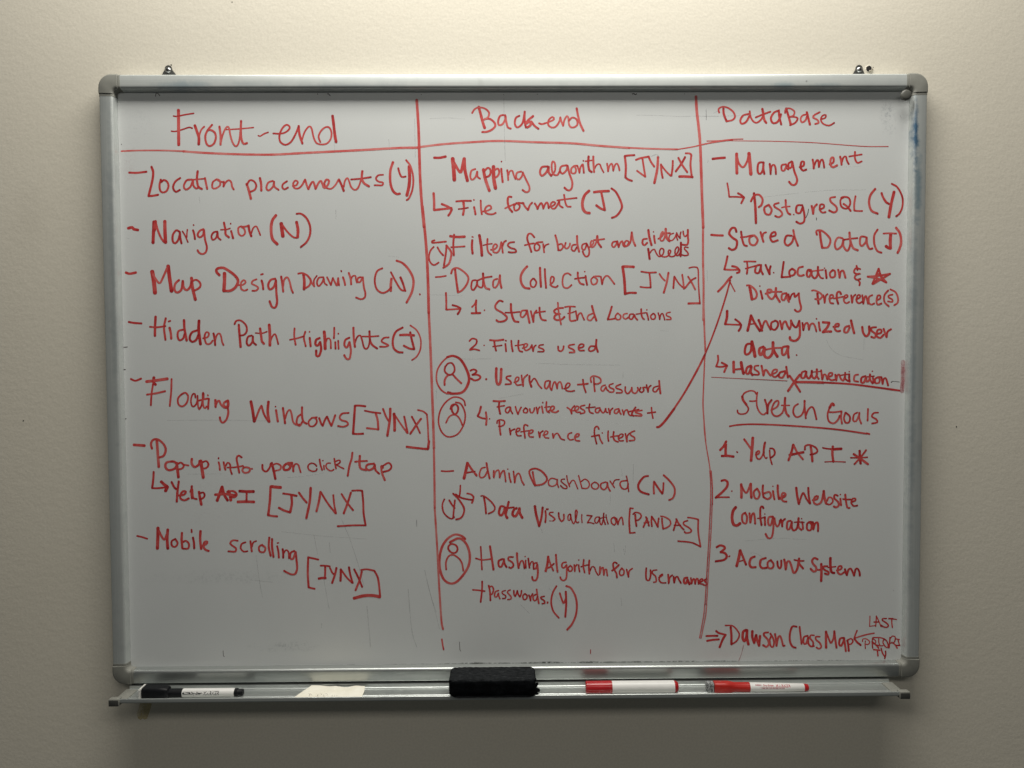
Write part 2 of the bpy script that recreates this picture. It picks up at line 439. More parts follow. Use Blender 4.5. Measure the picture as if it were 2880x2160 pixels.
# ------------------------------------------------------------------ the handwriting
DATA = """#handwritten_heading|red heading Front-end at the top of the left column
w4.0 -4898,3974 -4901,3724 -4904,3472
w2.1 -4973,3887 -4921,3882 -4809,3905 -4677,3926
w2.1 -5007,3670 -4950,3666 -4834,3697 -4750,3724 -4702,3711
w3.6 -4666,3753 -4632,3651 -4610,3578 -4614,3478
w2.3 -4612,3578 -4577,3682 -4528,3736
w2.7 -4414,3761 -4478,3686 -4516,3599 -4503,3495 -4458,3455 -4394,3490 -4363,3578 -4380,3650 -4436,3686 -4478,3682
w2.9 -4309,3736 -4295,3609 -4298,3473
w2.3 -4295,3494 -4266,3609 -4222,3706 -4188,3735 -4167,3702 -4152,3608 -4121,3504 -4080,3452 -4041,3483 -4014,3598 -3993,3816
w2.9 -3993,3816 -4000,3681 -3994,3566 -3972,3498 -3947,3485 -3911,3497
w1.9 -4226,3690 -4058,3698 -3922,3710 -3815,3720
w2.1 -3749,3603 -3720,3595 -3661,3630 -3602,3651
w2.5 -3530,3634 -3451,3630 -3371,3642 -3311,3680 -3289,3725 -3331,3759 -3390,3717 -3438,3617 -3435,3524 -3390,3480 -3337,3473 -3274,3513 -3220,3596 -3172,3700 -3159,3742
w3.1 -3159,3742 -3148,3617 -3108,3487
w2.3 -3116,3533 -3076,3648 -3029,3717 -2995,3735 -2970,3700 -2943,3575 -2902,3495 -2826,3474 -2748,3491 -2695,3557 -2683,3647 -2713,3716 -2766,3724 -2830,3675 -2871,3591 -2847,3508
w3.6 -2665,3887 -2650,3762 -2635,3616 -2617,3507
#divider_line|thin red rule under the three headings
w2.3 -5738,3383 -5491,3392 -5134,3392 -4841,3381
w3.3 -4841,3379 -4548,3357 -4170,3339 -3834,3330 -3497,3330 -3118,3350 -2697,3370 -2276,3390 -1727,3420 -1406,3425
w3.1 -1507,3419 -1084,3471 -661,3501 -238,3519 311,3499 820,3483 1243,3445 1668,3414
w2.5 1646,3417 1880,3406 2092,3399 2369,3392
w1.7 2369,3390 2602,3429 2857,3483 3180,3529
#handwritten_note|red note Location placements (Y), first entry of the left column
w3.1 -5632,3074 -5519,3071 -5380,3086
w3.1 -5307,3158 -5284,3079 -5299,2954 -5358,2734! -5285,2740 -5217,2753
w2.7 -5175,2974 -5195,2891 -5185,2811 -5143,2786 -5092,2811 -5065,2880 -5085,2943 -5133,2966 -5169,2937
w2.7 -4891,2995 -4965,2942 -4999,2859 -4962,2796 -4899,2823
w2.5 -4723,2973 -4797,2963 -4843,2879 -4814,2827 -4746,2869 -4707,2963 -4704,2890 -4663,2843 -4620,2868
w2.9 -4637,3094 -4650,2973 -4631,2868 -4579,2835
w1.9 -4808,2957 -4681,2973 -4551,2983
w2.7 -4534,2994 -4518,2910 -4503,2835
w2.5 -4362,2976 -4421,2931 -4427,2851 -4379,2843 -4317,2888 -4318,2951 -4362,2976 -4314,2943 -4262,2934
w2.5 -4261,2941 -4267,2867! -4236,2926 -4187,2961 -4152,2930 -4141,2867 -4116,2825
w3.3 -3930,2908 -3902,2825 -3870,2690
w2.5 -3930,2887 -3882,2958 -3824,2946 -3789,2887 -3811,2824 -3875,2793
w3.1 -3735,2992 -3719,2908 -3717,2807
w2.5 -3546,2949 -3614,2924 -3642,2849 -3611,2811 -3547,2866 -3529,2939! -3522,2865 -3464,2819
w2.5 -3339,2945 -3399,2903 -3410,2855 -3379,2827 -3326,2854
w2.5 -3260,2875 -3206,2886 -3184,2932 -3219,2953 -3252,2907 -3236,2848 -3179,2839 -3125,2885 -3082,2959
w2.7 -3078,2969 -3054,2885 -3031,2826! -2994,2906 -2960,2937 -2940,2885 -2926,2830! -2883,2916 -2846,2947 -2820,2885 -2799,2843 -2750,2884 -2728,2947 -2766,2968 -2798,2916
w2.3 -2798,2916 -2778,2853 -2704,2832 -2640,2884 -2587,2968
w3.1 -2585,2968 -2546,2884 -2515,2800
w2.3 -2514,2863 -2496,2947 -2460,2988 -2433,2936 -2409,2862 -2356,2816 -2303,2852 -2255,2988 -2241,3088
w3.1 -2241,3088 -2249,2988 -2218,2914 -2145,2866
w2.5 -2407,2967 -2281,2977 -2116,3000
w2.5 -1938,3033 -2010,3025 -2044,2977 -2007,2935 -1943,2920 -1954,2882 -2018,2882 -2066,2883
w3.3 -1792,3217 -1832,3091 -1834,2924 -1801,2808 -1745,2756 -1696,2760
w2.7 -1717,3129 -1699,3060 -1668,3003 -1609,3007
w4.2 -1557,3154 -1552,2986 -1564,2860 -1595,2734
w2.5 -1602,3246 -1536,3154 -1499,2986 -1513,2818 -1565,2692 -1600,2667
#divider_line|long red line between the left and middle columns
w3.6 -1438,4114 -1423,3864 -1413,3634 -1407,3342 -1398,2986 -1380,2650 -1347,2271
w3.6 -1369,2575 -1346,2322 -1316,1943 -1298,1520 -1290,1017
w3.3 -1294,1121 -1280,781 -1269,483 -1253,-73 -1240,-544 -1231,-980
w2.9 -1234,-835 -1229,-1309 -1226,-1871
w2.7 -1230,-1829 -1211,-2176 -1193,-2523 -1171,-3046 -1141,-3570 -1118,-3702
w2.2 -1138,-3850 -1127,-3932 -1112,-4010
#handwritten_note|red note Navigation (N) in the left column
w4.0 -5665,2269 -5606,2281 -5585,2256 -5523,2243
w4.1 -5289,2364 -5297,2218 -5308,2055
w3.9 -5265,2370 -5270,2315 -5284,2234
w2.9 -5265,2364 -5235,2242 -5189,2128 -5145,2067
w4.4 -5130,2370 -5130,2217 -5125,2059
w2.8 -4914,2212 -4966,2237 -5017,2168 -5019,2079 -4987,2050 -4941,2095 -4915,2176 -4914,2212! -4908,2119 -4893,2046
w1.9 -4877,2224 -4838,2159 -4799,2063
w1.8 -4803,2249 -4811,2192 -4814,2135
w2.7 -4723,2238 -4707,2186 -4696,2106
w1.9 -4713,2316 -4711,2306
w2.7 -4567,2253 -4624,2228 -4657,2169 -4626,2133 -4577,2169 -4563,2244! -4549,2101 -4525,1996 -4540,1922 -4589,1891 -4641,1912 -4661,1948
w2.5 -4365,2216 -4420,2206 -4455,2153 -4439,2097 -4388,2126 -4365,2210! -4358,2132 -4321,2096
w2.9 -4270,2348 -4251,2247 -4246,2174 -4198,2132
w1.9 -4318,2243 -4234,2247 -4181,2264
w2.7 -4167,2226 -4151,2163 -4139,2117
w1.9 -4173,2335 -4171,2325
w2.5 -4018,2293 -4061,2268 -4056,2184 -4008,2152 -3965,2194 -3977,2257 -4018,2284 -3955,2288 -3904,2305
w3.1 -3912,2305 -3901,2225 -3873,2145
w2.1 -3877,2183 -3843,2267 -3801,2292 -3774,2246 -3742,2162
w3.8 -3509,2451 -3565,2371 -3584,2245 -3565,2108 -3495,2030
w4.8 -3435,2333 -3424,2234 -3413,2144
w2.5 -3435,2333 -3348,2213 -3265,2135 -3213,2122
w3.8 -3211,2353 -3192,2244 -3198,2130
w2.7 -3209,2471 -3144,2471 -3071,2416 -3018,2306 -3015,2180 -3066,2065 -3155,1987
#handwritten_note|red note Map Design Drawing (N) in the left column
w3.6 -5714,1625 -5659,1608 -5566,1625
w5.4 -5330,1641 -5308,1493 -5295,1324
w2.9 -5338,1630 -5271,1514 -5220,1472 -5162,1577 -5096,1720
w4.8 -5096,1720 -5079,1556 -5053,1349
w3.1 -4940,1513 -4996,1460 -5011,1376 -4973,1331 -4909,1375 -4886,1502! -4875,1407 -4831,1365 -4777,1417 -4759,1491
w4.0 -4758,1544 -4746,1406 -4707,1225
w2.7 -4759,1491 -4691,1516 -4633,1469 -4640,1406 -4726,1354
w3.6 -4348,1582 -4389,1627 -4382,1675 -4297,1690 -4213,1647 -4120,1573 -4079,1499 -4112,1414 -4187,1358 -4282,1352
w4.6 -4275,1611 -4278,1489 -4289,1350
w2.5 -4080,1435 -4012,1439 -3969,1477 -3994,1509 -4037,1467 -4034,1382 -3986,1355 -3944,1372
w2.5 -3808,1519 -3863,1498 -3879,1456 -3816,1424 -3785,1392 -3817,1356 -3874,1352
w2.9 -3736,1504 -3720,1445 -3713,1371
w2.5 -3743,1588 -3713,1597
w2.9 -3533,1528 -3603,1508 -3640,1434 -3616,1370 -3556,1412 -3525,1507! -3521,1317 -3513,1190 -3539,1110 -3588,1116 -3623,1201
w2.9 -3448,1560 -3434,1465 -3421,1338
w2.5 -3425,1401 -3406,1507 -3363,1549 -3328,1496 -3302,1380 -3278,1320
w2.7 -3199,1599 -3136,1607 -3062,1569 -3017,1495 -3043,1421 -3124,1375
w3.6 -3121,1590 -3110,1484 -3116,1368
w2.3 -3020,1526 -3000,1463 -2963,1410
w2.1 -2969,1420 -2968,1505 -2925,1568
w2.3 -2830,1547 -2898,1537 -2926,1463 -2899,1416 -2848,1473 -2826,1536! -2814,1462 -2778,1430
w2.3 -2777,1547 -2746,1483 -2721,1430! -2692,1536! -2661,1472 -2632,1423 -2614,1535! -2602,1423
w2.7 -2544,1546 -2523,1482 -2513,1429
w1.9 -2570,1641 -2564,1626
w2.7 -2458,1609 -2432,1524 -2424,1439
w2.3 -2428,1503 -2406,1556 -2363,1566 -2353,1513 -2339,1465
w2.5 -2279,1545 -2321,1534 -2332,1486 -2297,1471 -2253,1545! -2238,1396 -2218,1312 -2229,1248 -2283,1223 -2357,1249
w2.5 -1963,1675 -2044,1628 -2078,1502 -2052,1374 -1974,1315 -1899,1336 -1835,1395
w3.3 -1833,1522 -1843,1437 -1844,1342
w2.5 -1841,1617 -1770,1479 -1697,1362 -1627,1341
w2.9 -1702,1542 -1664,1447 -1634,1341
w3.1 -1756,1784 -1661,1743 -1567,1637 -1511,1499 -1534,1330 -1614,1171
w0.8 -1420,1296 -1415,1283
#handwritten_note|red note Hidden Path Highlights (J) in the left column
w3.1 -5688,903 -5612,889 -5503,881
w3.3 -5294,981 -5305,841 -5310,697
w2.9 -5146,957 -5174,820 -5157,639
w2.7 -5381,831 -5276,824 -5153,841
w3.1 -5094,819 -5077,734 -5072,654
w2.5 -5105,908 -5079,917
w2.7 -4900,787 -4964,766 -4978,692 -4952,632 -4899,659 -4876,723
w3.3 -4880,929 -4875,797 -4846,627
w2.9 -4695,775 -4770,744 -4803,659 -4768,610 -4709,637 -4675,711
w3.8 -4661,919 -4668,775 -4646,571
w2.5 -4607,658 -4538,679 -4520,732 -4558,749 -4585,679 -4561,583 -4509,579 -4465,626
w2.9 -4453,732 -4437,647 -4431,557
w2.3 -4434,604 -4407,700 -4368,731 -4343,689 -4328,604 -4308,557
w2.5 -4143,862 -4115,912 -4047,916 -3974,846 -3965,761 -4008,708 -4072,698
w3.1 -4080,857 -4072,709 -4058,528
w2.7 -3892,697 -3949,676 -3968,591 -3937,549 -3887,602 -3877,686! -3872,601 -3831,559
w3.1 -3769,803 -3754,686 -3745,611 -3714,575
w2.1 -3838,733 -3743,728 -3668,753
w3.8 -3635,855 -3627,707 -3629,549
w2.3 -3628,590 -3595,675 -3552,717 -3526,653 -3506,568
w2.5 -3264,800 -3270,684 -3251,556
w2.5 -3106,751 -3129,662 -3103,534
w2.3 -3335,631 -3235,652 -3128,683
w2.9 -3044,661 -3038,608 -3031,534
w1.7 -3047,751 -3042,744
w3.1 -2895,656 -2949,629 -2960,565 -2929,544 -2890,597! -2878,490 -2909,395 -2948,395 -2951,474
w4.0 -2830,750 -2821,639 -2819,494
w2.3 -2818,565 -2783,649 -2740,628 -2734,500
w2.5 -2681,808 -2684,702 -2689,649
w2.5 -2669,596 -2666,494
w2.3 -2626,617 -2621,493
w1.7 -2624,723 -2620,713
w2.7 -2459,659 -2519,627 -2535,553 -2500,514 -2460,595! -2441,467 -2463,350 -2506,350 -2541,404
w2.9 -2400,807 -2396,658 -2380,520
w2.3 -2386,563 -2349,662 -2300,690 -2273,615 -2249,519 -2217,491 -2180,530 -2158,636
w2.9 -2165,753 -2158,625 -2125,551 -2053,497
w2.3 -2268,675 -2140,674 -2030,682
w2.5 -1881,660 -1953,652 -1988,603 -1929,567 -1886,545 -1929,524 -2014,525
w2.9 -1675,804 -1778,741 -1822,624 -1812,507 -1749,447 -1679,438
w3.6 -1715,693 -1619,697 -1510,688
w2.9 -1565,735 -1545,633 -1508,484
w2.9 -1508,484 -1578,495 -1663,538
w2.1 -1564,835 -1469,760 -1413,632 -1419,483 -1473,377 -1544,324
#handwritten_note|red note Floating Windows [JYNX] in the left column
w2.9 -5678,66 -5611,40 -5525,72
w4.2 -5450,26 -5293,45 -5140,67
w3.8 -5339,88 -5344,13 -5315,-19
w2.5 -5353,-8 -5378,-157 -5392,-324
w2.9 -5446,-165 -5318,-147 -5178,-116
w2.5 -5080,65 -5089,-116 -5114,-334
w2.5 -4937,-160 -4991,-223 -4986,-309 -4930,-341 -4865,-288 -4842,-192 -4883,-139 -4941,-164
w2.2 -4736,-214 -4741,-164 -4766,-155 -4791,-198 -4803,-266 -4791,-328 -4766,-344 -4732,-316 -4709,-260 -4705,-186
w2.3 -4705,-183 -4703,-260 -4699,-347 -4681,-385
w2.4 -4681,-385 -4649,-329 -4632,-242 -4623,-186 -4621,-140
w3.6 -4621,-156 -4623,-211
w2.4 -4628,-211 -4627,-292 -4618,-348 -4597,-373 -4575,-342
w2.8 -4685,-257 -4616,-239 -4548,-227
w2.7 -4539,-230 -4547,-305 -4553,-382
w1.2 -4553,-174 -4551,-187
w3.1 -4444,-248 -4442,-354
w2.7 -4441,-333 -4419,-280 -4387,-259 -4366,-312 -4320,-359 -4287,-366
w3.1 -4280,-266 -4319,-295 -4320,-334 -4286,-355
w3.8 -4263,-259 -4256,-313 -4270,-366
w2.9 -4265,-366 -4258,-441 -4286,-537 -4340,-586 -4371,-558 -4383,-504
w3.8 -3923,-272 -3900,-400 -3878,-572
w2.7 -3871,-572 -3804,-401 -3767,-337! -3731,-465 -3669,-573
w3.6 -3664,-278 -3677,-423 -3658,-577
w2.9 -3555,-402 -3540,-509 -3530,-574
w1.9 -3563,-349 -3559,-355
w2.9 -3453,-371 -3438,-489 -3424,-600
w2.5 -3423,-531 -3390,-435 -3351,-403 -3326,-468 -3307,-575 -3265,-622 -3212,-618
w2.7 -3188,-469 -3238,-511 -3254,-597 -3212,-640 -3168,-576
w2.9 -3171,-362 -3173,-490 -3153,-576 -3105,-608
w2.5 -3029,-523 -3077,-576 -3063,-641 -2999,-641 -2955,-577 -2982,-523 -3040,-523 -2954,-513
w2.7 -2922,-524 -2892,-609 -2871,-642! -2838,-556 -2805,-503! -2774,-578 -2743,-642! -2710,-557 -2683,-482
w2.5 -2484,-451 -2580,-461 -2619,-515 -2592,-558 -2518,-579 -2497,-622 -2562,-654 -2647,-643
w3.1 -2238,-356 -2323,-345 -2391,-345! -2406,-537 -2424,-762! -2349,-765 -2275,-761
w2.5 -2249,-420 -2143,-442 -2015,-458
w2.9 -2089,-453 -2059,-561 -2050,-700! -2135,-689 -2220,-678
w2.7 -1978,-394 -1930,-519 -1888,-583
w3.3 -1871,-390 -1877,-540 -1918,-793
w3.8 -1816,-466 -1809,-584 -1810,-717
w2.3 -1812,-476 -1728,-606 -1623,-756
w2.7 -1667,-509 -1647,-606 -1618,-756
w2.5 -1556,-510 -1493,-628 -1434,-758
w2.9 -1417,-543 -1482,-628 -1580,-767
w2.3 -1465,-414 -1384,-436 -1331,-479! -1318,-651 -1308,-980
w3.3 -1303,-878 -1321,-996! -1475,-980 -1635,-958
#handwritten_note|red note Pop-up info upon click/tap in the left column
w4.2 -5654,-907 -5579,-912 -5499,-919
w3.1 -5389,-965 -5403,-896 -5372,-836 -5301,-828 -5218,-897 -5188,-983 -5221,-1069 -5286,-1094
w3.6 -5316,-843 -5306,-1025 -5295,-1236
w3.3 -5096,-1155 -5181,-1172 -5197,-1240 -5152,-1284 -5066,-1263 -5026,-1203 -5064,-1160 -5106,-1155
w3.8 -5032,-1177 -5023,-1263 -5009,-1392
w2.7 -5026,-1199 -4968,-1173 -4927,-1221 -4959,-1263 -5013,-1274
w2.5 -4933,-1203 -4856,-1217
w3.3 -4807,-1118 -4809,-1189 -4767,-1239 -4703,-1201 -4691,-1147
w4.2 -4676,-1147 -4661,-1265 -4643,-1399
w2.7 -4670,-1179 -4595,-1154 -4564,-1206 -4597,-1255 -4661,-1265
w2.5 -4414,-1170 -4401,-1224 -4397,-1289
w1.7 -4413,-1104 -4414,-1121
w2.7 -4340,-1171 -4330,-1225 -4316,-1285
w2.3 -4315,-1235 -4280,-1178 -4245,-1208 -4240,-1290 -4220,-1350
w2.7 -4072,-1102 -4114,-1075 -4147,-1108 -4132,-1215 -4112,-1329
w2.3 -4288,-1251 -4171,-1247 -4053,-1226
w2.7 -4043,-1244 -4065,-1291 -4034,-1330 -3969,-1317 -3954,-1270 -4000,-1248 -4043,-1252
w2.5 -3926,-1270 -3920,-1274
w2.7 -3769,-1211 -3766,-1282 -3713,-1315 -3659,-1250 -3647,-1197
w3.3 -3632,-1186 -3606,-1294 -3581,-1427
w2.5 -3626,-1225 -3562,-1197 -3498,-1230 -3510,-1284 -3585,-1305
w3.3 -3412,-1198 -3456,-1241 -3446,-1290 -3382,-1284 -3355,-1231 -3402,-1192 -3327,-1188
w2.9 -3338,-1192 -3317,-1253 -3314,-1317
w2.3 -3313,-1263 -3284,-1205 -3242,-1214 -3221,-1275 -3205,-1331
w2.1 -2969,-1239 -2998,-1206 -3052,-1195 -3095,-1233 -3085,-1287 -3032,-1314 -2978,-1306 -2965,-1277
w2.3 -2924,-1136 -2912,-1218 -2887,-1299
w2.1 -2861,-1229 -2861,-1256 -2857,-1288
w1.3 -2877,-1155 -2876,-1162
w2.1 -2764,-1197 -2810,-1197 -2832,-1234 -2811,-1283 -2758,-1311 -2714,-1289
w2.3 -2707,-1127 -2697,-1203 -2682,-1279
w2.1 -2686,-1170 -2643,-1152 -2619,-1165 -2633,-1198 -2676,-1219! -2633,-1247 -2567,-1279
w2.7 -2438,-1039 -2450,-1129 -2484,-1236 -2511,-1387
w3.1 -2328,-1087 -2334,-1216 -2313,-1280 -2238,-1302
w2.7 -2401,-1177 -2312,-1169 -2222,-1165
w2.9 -2119,-1206 -2216,-1221 -2238,-1270 -2195,-1303 -2131,-1271 -2109,-1221! -2099,-1303 -2046,-1358
w2.9 -1988,-1272 -2013,-1239 -2003,-1347 -1962,-1455
w2.7 -2002,-1250 -1905,-1197 -1863,-1251 -1896,-1305 -1982,-1330
#handwritten_note|red note Yelp API under an arrow in the left column
w2.9 -5373,-1308 -5380,-1411 -5400,-1551! -5306,-1551 -5182,-1537
w4.2 -5266,-1455 -5220,-1498 -5174,-1531! -5189,-1563 -5205,-1595
w2.9 -5113,-1460 -5072,-1542 -5040,-1568
w3.1 -5006,-1452 -5026,-1586 -5042,-1754
w2.9 -5010,-1661 -4936,-1651 -4903,-1608 -4941,-1597 -4978,-1640 -4986,-1704 -4927,-1733 -4862,-1705
w2.7 -4839,-1608 -4812,-1566 -4798,-1695 -4745,-1717
w2.9 -4816,-1522 -4822,-1630 -4815,-1706
w3.6 -4711,-1609 -4696,-1717 -4680,-1803
w2.7 -4707,-1635 -4647,-1621 -4631,-1674 -4670,-1713 -4702,-1717
w4.0 -4368,-1536 -4408,-1644 -4447,-1745
w3.6 -4368,-1536 -4344,-1644 -4291,-1741
w3.8 -4473,-1654 -4327,-1644 -4178,-1667
w3.8 -4273,-1601 -4253,-1677 -4244,-1742
w2.9 -4295,-1612 -4209,-1602 -4157,-1645 -4179,-1688 -4254,-1694
w4.2 -4113,-1603 -4006,-1610 -3904,-1610
w2.7 -4007,-1614 -4013,-1754
w4.2 -4142,-1764 -4030,-1761 -3902,-1766
#handwritten_note|bracketed red initials [JYNX] beside Yelp API
w4.6 -3642,-1539 -3568,-1548 -3504,-1553
w3.3 -3653,-1535 -3667,-1746 -3696,-1966! -3628,-1979 -3564,-1984
w3.1 -3469,-1644 -3377,-1657 -3270,-1679
w3.3 -3349,-1662 -3343,-1791 -3370,-1925! -3456,-1898 -3536,-1855
w2.9 -3237,-1630 -3185,-1706 -3122,-1782
w3.3 -3061,-1560 -3079,-1771 -3132,-2013
w3.1 -2916,-1621 -2944,-1772 -2981,-1912
w2.7 -2916,-1621 -2812,-1795 -2696,-1947
w2.5 -2729,-1670 -2716,-1817 -2692,-1947
w2.7 -2607,-1656 -2533,-1775 -2438,-1901
w2.9 -2467,-1635 -2512,-1775 -2578,-1948
w2.7 -2450,-1609 -2360,-1604 -2300,-1610! -2287,-1777 -2282,-1950 -2255,-2127! -2452,-2126 -2671,-2137
#handwritten_note|red note Mobile scrolling, last entry of the left column
w2.7 -5638,-2262 -5568,-2278 -5489,-2305
w4.2 -5328,-2141 -5333,-2297 -5343,-2453
w3.1 -5328,-2157 -5279,-2265 -5238,-2319 -5204,-2255 -5179,-2173
w3.8 -5183,-2168 -5195,-2309 -5189,-2454
w2.7 -5071,-2310 -5127,-2342 -5128,-2407 -5080,-2429 -5042,-2375 -5071,-2316
w3.1 -4975,-2218 -4981,-2321 -4973,-2451
w2.7 -4972,-2365 -4922,-2339 -4876,-2383 -4888,-2452 -4967,-2456
w2.9 -4814,-2290 -4801,-2366 -4798,-2453
w2.3 -4833,-2171 -4830,-2214
w3.3 -4701,-2194 -4708,-2323 -4696,-2464
w3.1 -4684,-2421 -4619,-2389 -4602,-2357 -4640,-2356 -4663,-2421 -4632,-2475 -4583,-2493
w2.7 -4152,-2345 -4223,-2338 -4266,-2381 -4224,-2424 -4182,-2457 -4194,-2505 -4296,-2500
w2.5 -4037,-2367 -4095,-2393 -4111,-2458 -4069,-2506 -4011,-2502
w2.7 -3966,-2350 -3957,-2426 -3947,-2507
w2.3 -3946,-2437 -3924,-2372 -3880,-2351
w2.7 -3789,-2406 -3839,-2438 -3829,-2507 -3765,-2514 -3747,-2450 -3796,-2412
w2.9 -3685,-2298 -3695,-2439 -3668,-2574
w2.9 -3644,-2320 -3646,-2439 -3627,-2591
w2.7 -3571,-2429 -3555,-2505 -3548,-2605
w1.7 -3570,-2384 -3549,-2380
w2.9 -3490,-2473 -3483,-2549 -3484,-2606
w2.3 -3483,-2549 -3443,-2489 -3405,-2517 -3398,-2615
w2.9 -3315,-2503 -3369,-2528 -3381,-2604 -3343,-2626 -3298,-2518! -3285,-2659 -3280,-2768 -3309,-2844 -3363,-2854 -3427,-2827 -3474,-2799
#handwritten_note|bracketed red initials [JYNX] below Mobile scrolling
w2.9 -2963,-2636 -3038,-2618 -3113,-2600! -3123,-2834 -3113,-3052! -3070,-3065 -3023,-3074
w2.7 -2932,-2727 -2868,-2728 -2793,-2739
w2.7 -2863,-2738 -2865,-2836 -2870,-2923
w3.6 -2961,-2922 -2909,-2912 -2859,-2912
w2.5 -2793,-2761 -2757,-2837 -2730,-2859
w2.9 -2696,-2761 -2719,-2859 -2764,-2989
w3.1 -2632,-2784 -2633,-2871 -2639,-2958
w2.5 -2632,-2784 -2548,-2904 -2463,-2992
w2.7 -2511,-2752 -2493,-2861 -2458,-2992
w2.7 -2434,-2785 -2376,-2905 -2317,-3054
w2.9 -2321,-2823 -2355,-2949 -2417,-3101
w2.7 -2331,-2797 -2245,-2787 -2134,-2809! -2085,-2908 -2065,-3038 -2052,-3196
w4.6 -2440,-3221 -2293,-3185 -2164,-3182 -2056,-3202
#divider_line|long red line between the middle and right columns, doubled at its foot
w3.6 2642,4158 2655,3940 2686,3689 2708,3437 2723,3059 2737,2680 2756,2251
w2.8 2753,2355 2755,1784 2765,1401 2763,893
w2.4 2759,1626 2767,1172 2778,793 2795,444
w1.8 2795,444 2786,307 2778,108 2770,-120 2764,-350 2778,-579 2805,-900
w1.5 2777,-520 2786,-750 2816,-980 2856,-1211 2881,-1384
w1.3 2881,-1384 2908,-1572 2912,-1857
s3.1 2878,-1344 2901,-1576 2898,-1865 2876,-2372 2849,-2808 2818,-3358
w1.0 2867,-1344 2882,-1575 2878,-1865 2857,-2372 2833,-2808 2803,-3358
w1.0 2893,-1344 2912,-1576 2909,-1865 2889,-2372 2862,-2808 2832,-3358
s3.1 2818,-3358 2801,-3534 2773,-3680 2739,-3870
w1.0 2800,-3358 2787,-3504 2758,-3680 2724,-3867
w1.0 2835,-3359 2821,-3519 2787,-3695 2752,-3870
#handwritten_heading|red heading Back-end at the top of the middle column
w2.5 -633,3921 -595,3977 -531,4004 -447,3987 -388,3935 -395,3872 -448,3831 -490,3820
w3.6 -535,4012 -507,3904 -474,3779 -449,3705
w2.9 -448,3837 -374,3837 -311,3789 -296,3736 -343,3684 -417,3653 -487,3649
w2.7 -177,3893 -226,3878 -254,3799 -237,3747 -184,3768 -142,3851 -152,3893! -135,3799 -111,3715 -68,3698
w2.7 59,3882 6,3851 -9,3767 27,3715 90,3757 118,3830 136,3944! 133,3861 139,3777 154,3711
w3.1 260,3877 186,3819 154,3767 186,3788 232,3798 217,3746 175,3715
w2.9 232,3798 281,3735 338,3693
w2.7 344,3773 386,3760 435,3773
w2.5 435,3773 503,3798 562,3829 545,3864 492,3829 477,3756 524,3714 587,3724 640,3797 655,3860! 672,3797 697,3735! 715,3818 753,3877 774,3849 778,3787 799,3724 852,3713 905,3755 894,3828 831,3856 778,3808
w2.9 895,3989 916,3880 947,3765 996,3661
#handwritten_note|red note Mapping algorithm [JYNX] in the middle column
w3.6 -1191,3278 -1107,3278 -1022,3295
w5.0 -921,3267 -907,3110 -898,2953
w3.6 -906,3215 -833,3089 -802,3068 -780,3152 -756,3267
w4.2 -752,3267 -744,3110 -707,2942
w2.5 -590,3114 -647,3089 -665,3005 -640,2958 -591,2994 -563,3078! -559,3004 -521,2973
w4.0 -474,3109 -443,2962 -387,2798
w2.7 -470,3067 -410,3130 -368,3098 -379,3025 -436,2994
w4.6 -325,3151 -322,2983 -297,2832
w2.7 -321,3088 -262,3119 -241,3067 -262,3014 -309,2983
w2.7 -211,3119 -203,3025 -191,2920
w1.9 -210,3224 -206,3217
w2.5 -124,3098 -114,3024 -110,2951
w2.3 -114,3003 -88,3077 -50,3087 -29,3024 -4,2965
w2.5 81,3076 17,3055 9,2982 51,2961 98,3024 102,3066! 150,2961 199,2855 192,2792 150,2776 97,2810
w2.9 469,3149 384,3138 356,3065 384,3013 448,3065 484,3145! 484,3065 522,3012
w2.5 522,3012 575,3086 575,3190 544,3222 526,3149 547,3044 607,3022 649,3085
w2.7 751,3165 670,3148 649,3085 687,3043 745,3096 760,3159! 787,3043 829,2917 814,2822 765,2801 712,2842
w2.5 861,3158 815,3116 819,3053 872,3053 882,3116 857,3156 904,3158
w2.3 904,3158 921,3106 935,3053! 946,3127 972,3173
w2.5 984,3179 993,3116 999,3053
w1.7 989,3231 997,3227
w2.9 1069,3294 1063,3189 1078,3095 1116,3067
w2.1 1021,3221 1116,3235
w2.7 1137,3294 1141,3168 1150,3063
w2.1 1150,3105 1190,3172 1233,3178 1254,3126 1290,3059
w2.3 1339,3189 1349,3126 1354,3073! 1375,3157 1409,3188 1424,3136 1430,3083! 1456,3167 1487,3188 1509,3146 1523,3087
w2.9 1742,3309 1657,3305 1600,3297! 1615,3146 1609,2988! 1647,2957 1706,2936
w2.9 1763,3240 1838,3267 1954,3288
w2.5 1859,3261 1880,3124 1902,2994! 1838,3040 1778,3083
w2.7 1955,3271 1986,3208 2033,3141
w3.3 2088,3281 2076,3103 2034,2903
w2.7 2131,3176 2140,3061 2157,2977
w2.3 2135,3166 2199,3082 2274,3008
w2.5 2305,3228 2301,3123 2285,3008
w2.7 2386,3270 2444,3165 2518,3060
w2.9 2486,3280 2433,3186 2348,3071
w2.7 2492,3333 2549,3333 2577,3312! 2565,3165 2583,3007
w3.8 2402,2997 2487,2997 2595,2990
#handwritten_note|red note File format (J) under an arrow in the middle column
w3.3 -1204,2765 -1197,2628 -1198,2519! -1071,2533 -943,2548
w3.1 -1087,2607 -996,2569 -939,2533! -961,2480 -991,2438
w2.7 -875,2644 -773,2652 -657,2652
w3.1 -769,2648 -761,2543 -775,2448
w2.1 -842,2533 -774,2539 -700,2553
w2.7 -613,2563 -600,2500 -592,2454
w1.7 -616,2669 -612,2662
w2.5 -515,2658 -511,2542 -499,2454
w2.5 -482,2496 -414,2510 -360,2542 -381,2584 -435,2563 -456,2500 -414,2462 -340,2457 -295,2478
w2.9 -63,2705 -105,2709 -120,2646 -100,2551 -53,2488
w2.3 -159,2541 -95,2572 -21,2604
